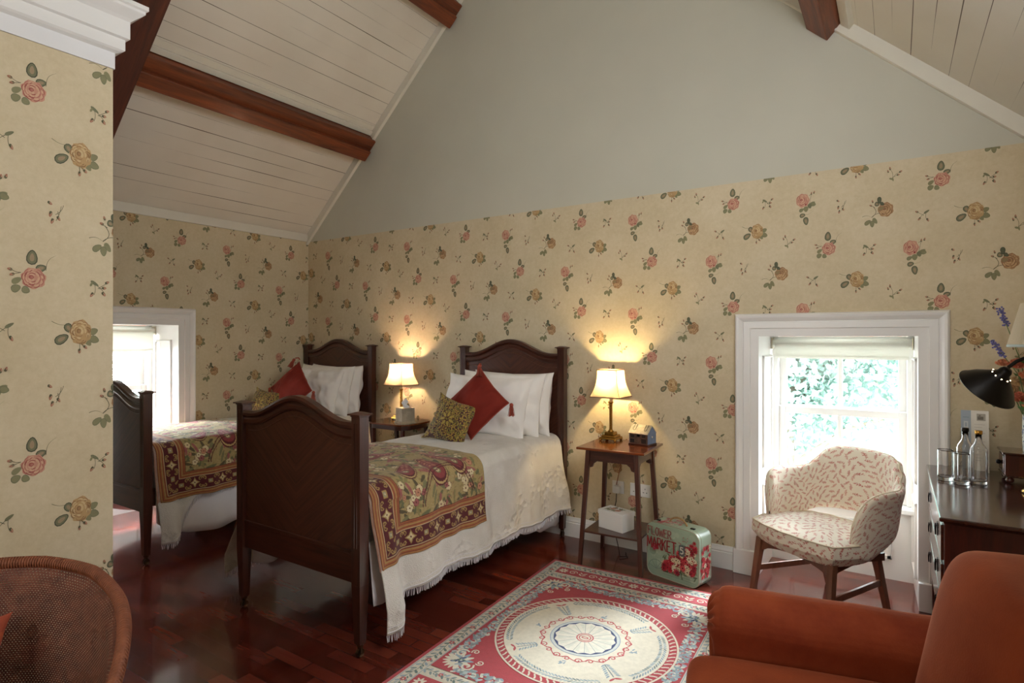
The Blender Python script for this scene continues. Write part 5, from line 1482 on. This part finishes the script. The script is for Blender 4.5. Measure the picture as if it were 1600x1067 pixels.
# ------------------------------------------------------------------ velvet armchair in the right foreground
t = thing('armchair', 'terracotta velvet armchair with rounded back and scroll arm in the right foreground', 'armchair', (-.10, 1.665, 0), math.radians(-75.5))
for s in (-1, 1):
    x = s * .375; r = .098
    sec = [(x - s * .07, .12), (x - s * .075, .40), (x - s * .075, .50)]
    for k in range(15):
        a = PI * (1.12 - 1.45 * k / 14) if s < 0 else PI * (-.12 + 1.45 * k / 14)
        sec.append((x + s * .012 + r * math.cos(a if s < 0 else PI - a + PI * 0) * (1 if s < 0 else 1), .553 + r * .95 * math.sin(a if s < 0 else a)))
    # simpler, ordered from the seat side over the roll to the outer side
    sec = [(x - s * .078, .12), (x - s * .080, .36), (x - s * .086, .49)] + [(x - s * r * math.cos(q), .553 + r * .95 * math.sin(q)) for q in lin(-.05, PI + .45, 18)] + [(x + s * .062, .40), (x + s * .060, .12)]
    def arm(u, v):
        y = lerp(-.295, .30, u); i = v * (len(sec) - 1); a = int(min(i, len(sec) - 2)); p, q = sec[a], sec[a + 1]; f = i - a
        px, pz = lerp(p[0], q[0], f), lerp(p[1], q[1], f)
        cx, cz = x, .50
        e = max(0, (.045 - (y + .295)) / .045); k = math.sqrt(max(0, 1 - e * e)) * .12 + .88
        px, pz = cx + (px - cx) * k, cz + (pz - cz) * k
        pz += .004 * mnoise.noise((px * 8, y * 6, 1)) - .012 * u
        px += .004 * mnoise.noise((pz * 7, y * 5, 3))
        return (px, y, pz)
    mb = MB(); mb.grid(arm, lin(0, 1, 60), lin(0, 1, 90)); 
    # pleated front: folds fan out from the middle of the scroll
    def front(u, v):
        p = arm(0, u); c = Vector((x, -.295, .53 if p[2] > .4 else p[2])); q = Vector(p)
        pl = .010 * math.sin(u * 2 * PI * 11) * math.sin(PI * min(1, v * 1.0)) * (1 if p[2] > .42 else .2)
        w = c.lerp(q, v); w.y = -.295 - .030 * math.sqrt(max(0, 1 - v ** 3)) - pl * .8; return tuple(w)
    mb.grid(front, lin(0, 1, 150), lin(0, 1, 16))
    a_ = mb.build('arm', M_red, t)
    for z in lin(.16, .46, 16):
        pass
    mb = MB()
    for k in range(15): mb.sphere((x + s * .064, -.307, .14 + k * .022), .004, seg=8, rings=5)
    tk = mb.build('nail_trim', M_brass, a_); tk['kind'] = 'stuff'
mb = MB()
def bk(x, y, z):
    return (x, y + .20 * (z - .5) + .03 * (x / .33) ** 2, z)
superbox(mb, (0, .315, .58), (.335, .125, .315), .38, .42, 72, 44, bk)
mb.build('backrest', M_red, t)
mb = MB(); superbox(mb, (0, -.075, .405), (.295, .315, .075), .30, .22, 72, 28, lambda x, y, z: (x, y, z + .02 * (1 - (x / .3) ** 2) * (1 - ((y + .075) / .32) ** 2) * (z > .40)))
mb.build('seat_cushion', M_red, t)
mb = MB(); mb.box(-.31, .31, -.35, .36, .12, .335); mb.build('seat_base', M_red, t, bevel=.02)
for sx in (-1, 1):
    for sy, y in ((-1, -.31), (1, .33)): mb = MB(); mb.lathe([(.016, 0), (.022, .05), (.026, .12)], (sx * .34, y, 0), 14); mb.build('leg', M_mah_z, t)

# ------------------------------------------------------------------ loom chair in the left foreground
t = thing('wicker_chair', 'brown woven loom chair with curved back by the papered partition, left foreground', 'chair', (-1.84, .36, 0), math.radians(60))
FM = 2.3
def rimz(f): return interp(abs(f), [0, .4, .8, 1.2, 1.45, 1.7, 1.9, 2.3], [.80, .795, .775, .725, .68, .61, .56, .54])
def wick(u, v):
    f = (u * 2 - 1) * FM; zt = rimz(f); z = lerp(.12, zt, v)
    k = 1 + .10 * (z - .45) / .4
    roll = .03 * max(0, (z - zt + .06) / .06) ** 2
    return ((.345 * k + roll) * math.sin(f), (.345 * k + roll) * math.cos(f), z)
us = lin(0, 1, 120); vs = lin(0, 1, 50)
mb = MB(); mb.grid(wick, us, vs); o = mb.build('backrest', M_cane, t)
uvl = o.data.uv_layers.new(name='UVMap'); arr = np.zeros((len(o.data.loops), 2), np.float32); nv_ = len(vs)
vi = np.zeros(len(o.data.loops), np.int32); o.data.loops.foreach_get('vertex_index', vi)
arr[:, 0] = (vi // nv_) / (len(us) - 1) * 1.45; arr[:, 1] = (vi % nv_) / (nv_ - 1) * .72
uvl.data.foreach_set('uv', arr.ravel())
mb = MB()
def rimp(f, d=0):
    p = Vector(wick((f / FM + 1) / 2, 1)); return p
mb.tube([rimp(f) for f in lin(-FM, FM, 90)], .014, 12)
o2 = mb.build('rim', M_canerim, t)
mb = MB()
for f in lin(-FM, FM, 260):   # strands wrapped over the rim
    p = rimp(f); nrm = Vector((math.sin(f), math.cos(f), 0)).normalized()
    mb.tube([p + nrm * (.0155 * math.cos(a)) + Vector((0, 0, .0155 * math.sin(a))) for a in lin(-1.2, PI + 1.2, 9)], .0024, 5)
w_ = mb.build('rim_wrapping', M_canerim, o2); w_['kind'] = 'stuff'
mb = MB(); superbox(mb, (0, -.01, .44), (.29, .27, .055), .4, .75, 56, 20); mb.build('seat_cushion', simple('tan_seat_cloth', 'a58a5c', .85, bmp=.2), t)
mb = MB(); mb.tube([(.29 * math.sin(a), .27 * math.cos(a), .40) for a in lin(0, 6.2, 40)], .018, 8, closed=True); mb.build('seat_hoop', M_canerim, t)
for f in (-2.3, -.7, .7, 2.3):
    mb = MB(); mb.tube([(.30 * math.sin(f), .27 * math.cos(f), 0), (.29 * math.sin(f), .26 * math.cos(f), .42)], .014, 10); mb.build('leg', M_canerim, t)
A = Art(); R = random.Random(6)
A.rect(0, 0, .4, .4, 'a0472c'); A.rect(.03, .03, .37, .37, '2f2a20'); A.rect(.055, .055, .345, .345, 'a88a48')
for k in range(160): A.leaf(R.random() * .4, R.random() * .4, .04, .016, R.random() * 3, R.choice(['2f3326', 'a0472c', 'c0a060', '6a7a4a', '4a2a20', 'b8562f']))
o, _ = pillow('cushion', .32, .27, .13, attr_mat('embroidered_cloth', .85, .1, .3), (-2.035, .395, .435), (-.36, 0, math.radians(58)), 'embroidered cushion in rust, black and gold on the loom chair', 'cushion', None, .08, .005, seed=1, ears=.012, n=120)
g = [i * .4 / 119 for i in range(120)]; rc = A.raster(g, g, 'a0472c'); set_vcol(o, np.concatenate([rc.reshape(-1, 3), rc.reshape(-1, 3)]))

# ------------------------------------------------------------------ dresser
t = thing('dresser', 'dark mahogany chest of drawers beside the right window', 'dresser', (0, 0, 0))
mb = MB(); mb.box(.152, .60, 2.735, 3.775, .29, .755); mb.build('body', M_dress, t, bevel=.003)
mb = MB(); mb.box(.135, .625, 2.705, 3.805, .764, .78); mb.box(.145, .625, 2.715, 3.80, .752, .766, tb=.006); mb.build('top', M_dresst, t, bevel=.004)
for x in (.176, .575):
    for y in (2.76, 3.75): mb = MB(); mb.box(x - .022, x + .022, y - .022, y + .022, 0, .30, tb=.005); mb.build('leg', M_dress, t, bevel=.002)
rows = ((.600, .735), (.455, .585), (.305, .440))
for (z0, z1) in rows:
    for (y0, y1) in ((2.775, 3.745),):
        mb = MB(); mb.box(.143, .16, y0, y1, z0, z1); d = mb.build('drawer', M_drawer, t, bevel=.003)
        for hy in (y0 + .20, y1 - .20):
            zc = (z0 + z1) / 2; mb = MB()
            mb.box(.1405, .143, hy - .014, hy + .014, zc - .026, zc + .026)
            mb.tube([(.1375, hy - .011, zc + .018), (.135, hy - .013, zc), (.1355, hy - .010, zc - .022), (.1355, hy + .010, zc - .022), (.135, hy + .013, zc), (.1375, hy + .011, zc + .018)], .0028, 7)
            mb.build('drop_handle', M_iron, d)
# glasses and bottles
def tumbler(x, y, label):
    t = thing('drinking_glass', label, 'glass', (x, y, .7805))
    mb = MB(); r = .031; h = .142
    mb.lathe([(.0, 0), (r * .88, 0), (r * .92, .0004), (r * .985, .003), (r, .007), (r, .012), (r, h - .006), (r, h - .001), (r - .0012, h), (r - .0024, h - .001), (r - .0024, h - .006), (r - .0024, .022), (r - .0026, .018), (r - .006, .0145), (r * .7, .0135), (.0, .0135)], seg=48, cap=False); mb.build('glass_body', M_glass, t)
tumbler(.195, 3.44, 'plain drinking glass at the left end of the group on the dresser')
tumbler(.252, 3.385, 'plain drinking glass standing nearest in front of the black-capped bottle')
def bottle(x, y, h, cap, label):
    t = thing('glass_bottle', label, 'bottle', (x, y, .7805))
    r = .033; pr = [(0, .003), (r * .75, .002), (r * .8, .0), (r * .9, .0006), (r * .985, .004), (r, .010), (r, .016), (r, h * .54), (r * .995, h * .60), (r * .92, h * .67), (r * .5, h * .76), (.0125, h * .82), (.0115, h * .95)]
    inner = [(.0095, h * .95), (.0105, h * .82), (r * .5 - .002, h * .755), (r * .9, h * .66), (r - .002, h * .60), (r - .002, h * .54), (r - .002, .022), (r - .0024, .016), (r - .006, .0115), (r * .6, .0105), (0, .0105)]
    mb = MB(); mb.lathe(pr + inner, seg=36, cap=False); mb.build('bottle_body', M_glass, t)
    mb = MB(); mb.lathe([(0, h * .93), (.0145, h * .93), (.015, h * .935), (.015, h - .002), (.014, h), (0, h)], seg=24, cap=False); mb.build('cap', cap, t)
bottle(.272, 3.475, .247, M_black, 'small clear glass bottle with black cap on the dresser')
bottle(.318, 3.435, .243, M_brass, 'small clear glass bottle with gold cap on the dresser')
# leaflet
t = thing('leaflet', 'tall folded leaflet with a blue page and a small photograph leaning on the wall', 'leaflet', (.33, 3.72, .7805), 0, rx=math.radians(-6))
for nm, x0, x1, y1, base in (('front_page', -.054, -.012, .016, 'c3cfd9'), ('inner_page', -.012, .056, -.012, 'e6e2d6')):
    A = Art()
    if nm == 'front_page':
        A.rect(x0, .0, x1, .305, 'b4c4d2'); A.rect(x0 + .012, .215, x1 - .012, .25, 'dfe6ea'); A.rect(x0 + .017, .222, x1 - .017, .243, 'b4c4d2')
        A.rect(x0 + .008, .268, x1 - .008, .271, '8fa4b6')
    else:
        A.rect(x0, 0, x1, .305, 'e8e4d8'); A.rect(x0 + .022, .255, x1 - .012, .290, 'a8a294'); A.rect(x0 + .026, .26, x1 - .02, .276, '6c675c'); A.rect(x0 + .03, .272, x1 - .03, .284, '807a6c')
        for k in range(14): A.rect(x0 + .012, .235 - k * .014, x1 - .014 - .012 * (k % 3), .2365 - k * .014, 'b5b0a6')
    mb = MB(); f = lambda x, z, o, x0=x0, x1=x1, y1=y1: (x, (lerp(0, y1, (x - x0) / (x1 - x0)) if nm == 'front_page' else lerp(.016, y1, (x - x0) / (x1 - x0))) - o, z)
    mb.add([f(x0, 0, 0), f(x1, 0, 0), f(x1, .305, 0), f(x0, .305, 0), f(x0, 0, -.0006), f(x1, 0, -.0006), f(x1, .305, -.0006), f(x0, .305, -.0006)], [(0, 1, 2, 3), (7, 6, 5, 4), (0, 4, 5, 1), (2, 6, 7, 3), (1, 5, 6, 2), (0, 3, 7, 4)], col=s2l(base))
    A.flat(mb, f, eps=.00001); mb.build(nm, M_cardp, t, color=True)
# small drawer box
t = thing('trinket_box', 'small dark wooden chest with a knobbed drawer and ball feet on the dresser', 'box', (.515, 3.59, .7805))
mb = MB(); mb.box(-.095, .095, -.085, .085, .034, .132); mb.build('box_body', M_dress, t, bevel=.003)
mb = MB(); mb.box(-.104, .104, -.094, .094, .132, .142); mb.box(-.099, .099, -.089, .089, .028, .036); mb.build('lid', M_dresst, t, bevel=.003)
mb = MB(); mb.box(-.099, -.094, -.07, .07, .046, .122); d = mb.build('drawer', M_drawer, t, bevel=.002)
mb = MB(); mb.sphere((-.108, 0, .084), .011); mb.tube([(-.099, 0, .084), (-.108, 0, .084)], .005, 8); mb.build('knob', M_black, d)
for sx in (-1, 1):
    for sy in (-1, 1): mb = MB(); mb.lathe([(.004, 0), (.013, .004), (.017, .013), (.013, .022), (.006, .027), (.012, .029)], (sx * .075, sy * .065, 0), 14); mb.build('foot', M_dress, t)
# vase of flowers
t = thing('flower_vase', 'blue and white cylindrical vase of peach roses and lavender on the small chest', 'vase', (.535, 3.585, .923))
A = Art(); R = random.Random(4)
for k in range(130): A.leaf(R.random() * .26, R.random() * .17, .016, .006, R.random() * 3, R.choice(['3f5a8a', '5a76a4', '2f4674', '7d94b8']))
for k in range(5): A.ring(.03 + k * .05, .09, .012, .015, '3f5a8a', 14)
uu = lin(0, 1, 140); vv = lin(0, 1, 90)
mb = MB(); mb.grid(lambda u, v: ((.041 + .003 * math.sin(v * 3)) * math.cos(u * 2 * PI), (.041 + .003 * math.sin(v * 3)) * math.sin(u * 2 * PI), v * .172), uu, vv)
o = mb.build('vase_body', M_cardp, t, solid=.003); set_vcol(o, A.raster([u * .26 for u in uu], [v * .172 for v in vv], 'e6e8e6'))
mb = MB(); mb.lathe([(0, .001), (.04, .001)], cap=False); mb.build('vase_base', M_plastic, t)
M_petal = [simple('peach_petal', 'e0a07a', .7, var=.12, vscale=20), simple('coral_petal', 'd98a70', .7, var=.12, vscale=20), simple('cream_petal', 'ead2a8', .7, var=.1)]
M_stem = simple('flower_stem', '6f8450', .7); M_lav = simple('lavender_floret', '6a669a', .8, var=.25, vscale=60); M_gleaf = simple('flower_leaf', '5d8a4a', .7, var=.2)
def bloom(c, r, m, seed):
    R = random.Random(seed); mb = MB(); c = Vector(c)
    for ring, n, tilt in ((1, 7, .65), (.8, 7, .95), (.6, 6, 1.15), (.35, 5, 1.35)):
        for k in range(n):
            a = 2 * PI * k / n + ring * 2 + R.random() * .3
            rot = Matrix.Rotation(a, 3, 'Z'); 
            def pet(u, v, ring=ring, tilt=tilt, rot=rot):
                w = math.sin(PI * min(1, v * .9 + .05)) * .62; x = u * w * r * (.6 + .5 * ring); l = v * r
                y = l * math.cos(tilt) * ring + .1 * r * ring; z = l * math.sin(tilt) + .12 * r * (1 - u * u) - .2 * r
                return tuple(c + rot @ Vector((x, y + .1 * r * u * u, z)))
            mb.grid(pet, lin(-1, 1, 6), lin(0, 1, 6))
    return mb.build('rose_bloom', m, t)
spots = [(-.055, -.03, .24, .045, 1), (.02, -.05, .27, .05, 0), (-.05, .03, .31, .045, 2), (-.015, -.04, .345, .05, 0), (.05, -.02, .36, .045, 1), (-.06, -.02, .395, .045, 1), (.01, .03, .43, .045, 0), (-.11, .02, .40, .032, 0), (.045, .01, .21, .04, 2), (-.02, -.05, .21, .035, 0)]
for k, (x, y, z, r, m) in enumerate(spots):
    bloom((x, y, z), r, M_petal[m], k)
    MB().tube([(x * .2, y * .2, .12), (x * .6, y * .6, z * .6), (x, y, z - r * .3)], .0025, 5).build('stem', M_stem, t)
for k, (bx, by, bz, tx, ty, tz) in enumerate(((-.05, -.01, .42, -.125, -.02, .665), (-.06, 0, .36, -.155, -.03, .512), (-.02, 0, .45, -.055, -.02, .60), (.02, 0, .45, .03, 0, .70))):
    a, b = Vector((bx, by, bz)), Vector((tx, ty, tz)); MB().tube([(0, 0, .12), a, b], .002, 5).build('stem', M_stem, t)
    mb = MB(); R = random.Random(k); d = (b - a).normalized()
    for j in range(60):
        p = b - d * (.085 * R.random()) + Vector((R.gauss(0, .006), R.gauss(0, .006), R.gauss(0, .006))); mb.sphere(tuple(p), .0045, seg=6, rings=4)
    mb.build('lavender_spike', M_lav, t)
mb = MB(); R = random.Random(3)
for k in range(16):
    a = R.random() * 6.28; p = Vector((.05 * math.cos(a), .05 * math.sin(a), .17 + .27 * R.random())); q = p + Vector((.05 * math.cos(a), .05 * math.sin(a), .03))
    n_ = (q - p).cross(Vector((0, 0, 1))).normalized() * .014
    mb.add([p, (p + q) / 2 + n_, q, (p + q) / 2 - n_], [(0, 1, 2, 3)])
lf = mb.build('leaves', M_gleaf, t); lf['kind'] = 'stuff'
# desk lamp
t = thing('desk_lamp', 'black metal desk lamp with a tilted conical shade over the dresser', 'lamp', (.555, 2.93, .7805))
mb = MB(); mb.lathe([(0, 0), (.062, 0), (.064, .006), (.055, .014), (.012, .02), (0, .02)], seg=32, cap=False); mb.build('base', M_black, t)
mb = MB(); mb.tube([(0, 0, .015), (0, 0, .42), (-.005, .03, .54), (-.04, .09, .60), (-.10, .13, .605), (-.15, .15, .575), (-.175, .155, .55)], .007, 10); mb.build('arm', M_black, t)
ax = (Vector((.305, 3.135, 1.222)) - Vector((.372, 3.085, 1.315))).normalized()
q = ax.to_track_quat('Z', 'Y').to_matrix().to_4x4()
Mx = Matrix.Translation(Vector((.372, 3.085, 1.315)) - Vector((.555, 2.93, .7805))) @ q
Mx = Mx @ Matrix.Scale(.87, 4)
mb = MB(); mb.lathe([(.0, -.014), (.018, -.014), (.026, -.002), (.027, .012), (.032, .020), (.060, .048), (.095, .080), (.124, .118), (.126, .120), (.122, .118), (.092, .080), (.055, .048), (.02, .02), (0, .02)], seg=48, M=Mx, cap=False)
sh = mb.build('lamp_shade', M_black, t)
mb = MB(); mb.tube([Mx @ Vector((.125 * math.cos(a), .125 * math.sin(a), .12)) for a in lin(0, 6.2, 48)], .002, 6, closed=True); mb.build('rim', M_black, sh)
em, nt, p = base_mat('glowing_bulb'); p.inputs['Emission Color'].default_value = (1, .8, .5, 1); p.inputs['Emission Strength'].default_value = 12
mb = MB(); mb.sphere((0, 0, .06), .024, M=Mx); mb.build('bulb', em, t)
for k in range(9):
    a = k * PI / 4.5; MB().sphere(tuple(Mx @ Vector((.040 * math.cos(a), .040 * math.sin(a), .0275))), .0024, seg=8, rings=6).build('vent_hole', em, sh)
# lamp with pleated shade
t = thing('table_lamp', 'table lamp with a cream pleated shade behind the black desk lamp', 'lamp', (.515, 3.33, .7805))
mb = MB(); mb.lathe([(0, 0), (.06, 0), (.062, .01), (.05, .02), (.02, .035), (.012, .07), (.022, .12), (.030, .20), (.022, .28), (.009, .34), (.008, .60), (0, .60)], seg=30, cap=False); mb.build('base', M_brass, t)
n = 140; mb = MB(); vs = []; fs = []
for i, (z, r) in enumerate(((.635, .108), (.72, .087), (.82, .062))):
    for k in range(n): a = 2 * PI * k / n; rr = r + (.0022 if k % 2 else -.0022); vs.append((rr * math.cos(a), rr * math.sin(a), z))
for i in range(2):
    for k in range(n): fs.append((i * n + k, i * n + (k + 1) % n, (i + 1) * n + (k + 1) % n, (i + 1) * n + k))
mb.add(vs, fs); s = mb.build('lamp_shade', translucent('pleated_shade_cloth', 'e6dcc4', .3), t)
mb = MB(); mb.lathe([(.1095, .630), (.1115, .630), (.1095, .642), (.107, .642)], seg=60, cap=False); mb.build('shade_trim', simple('pale_blue_braid', 'b9c6c2', .8), s)
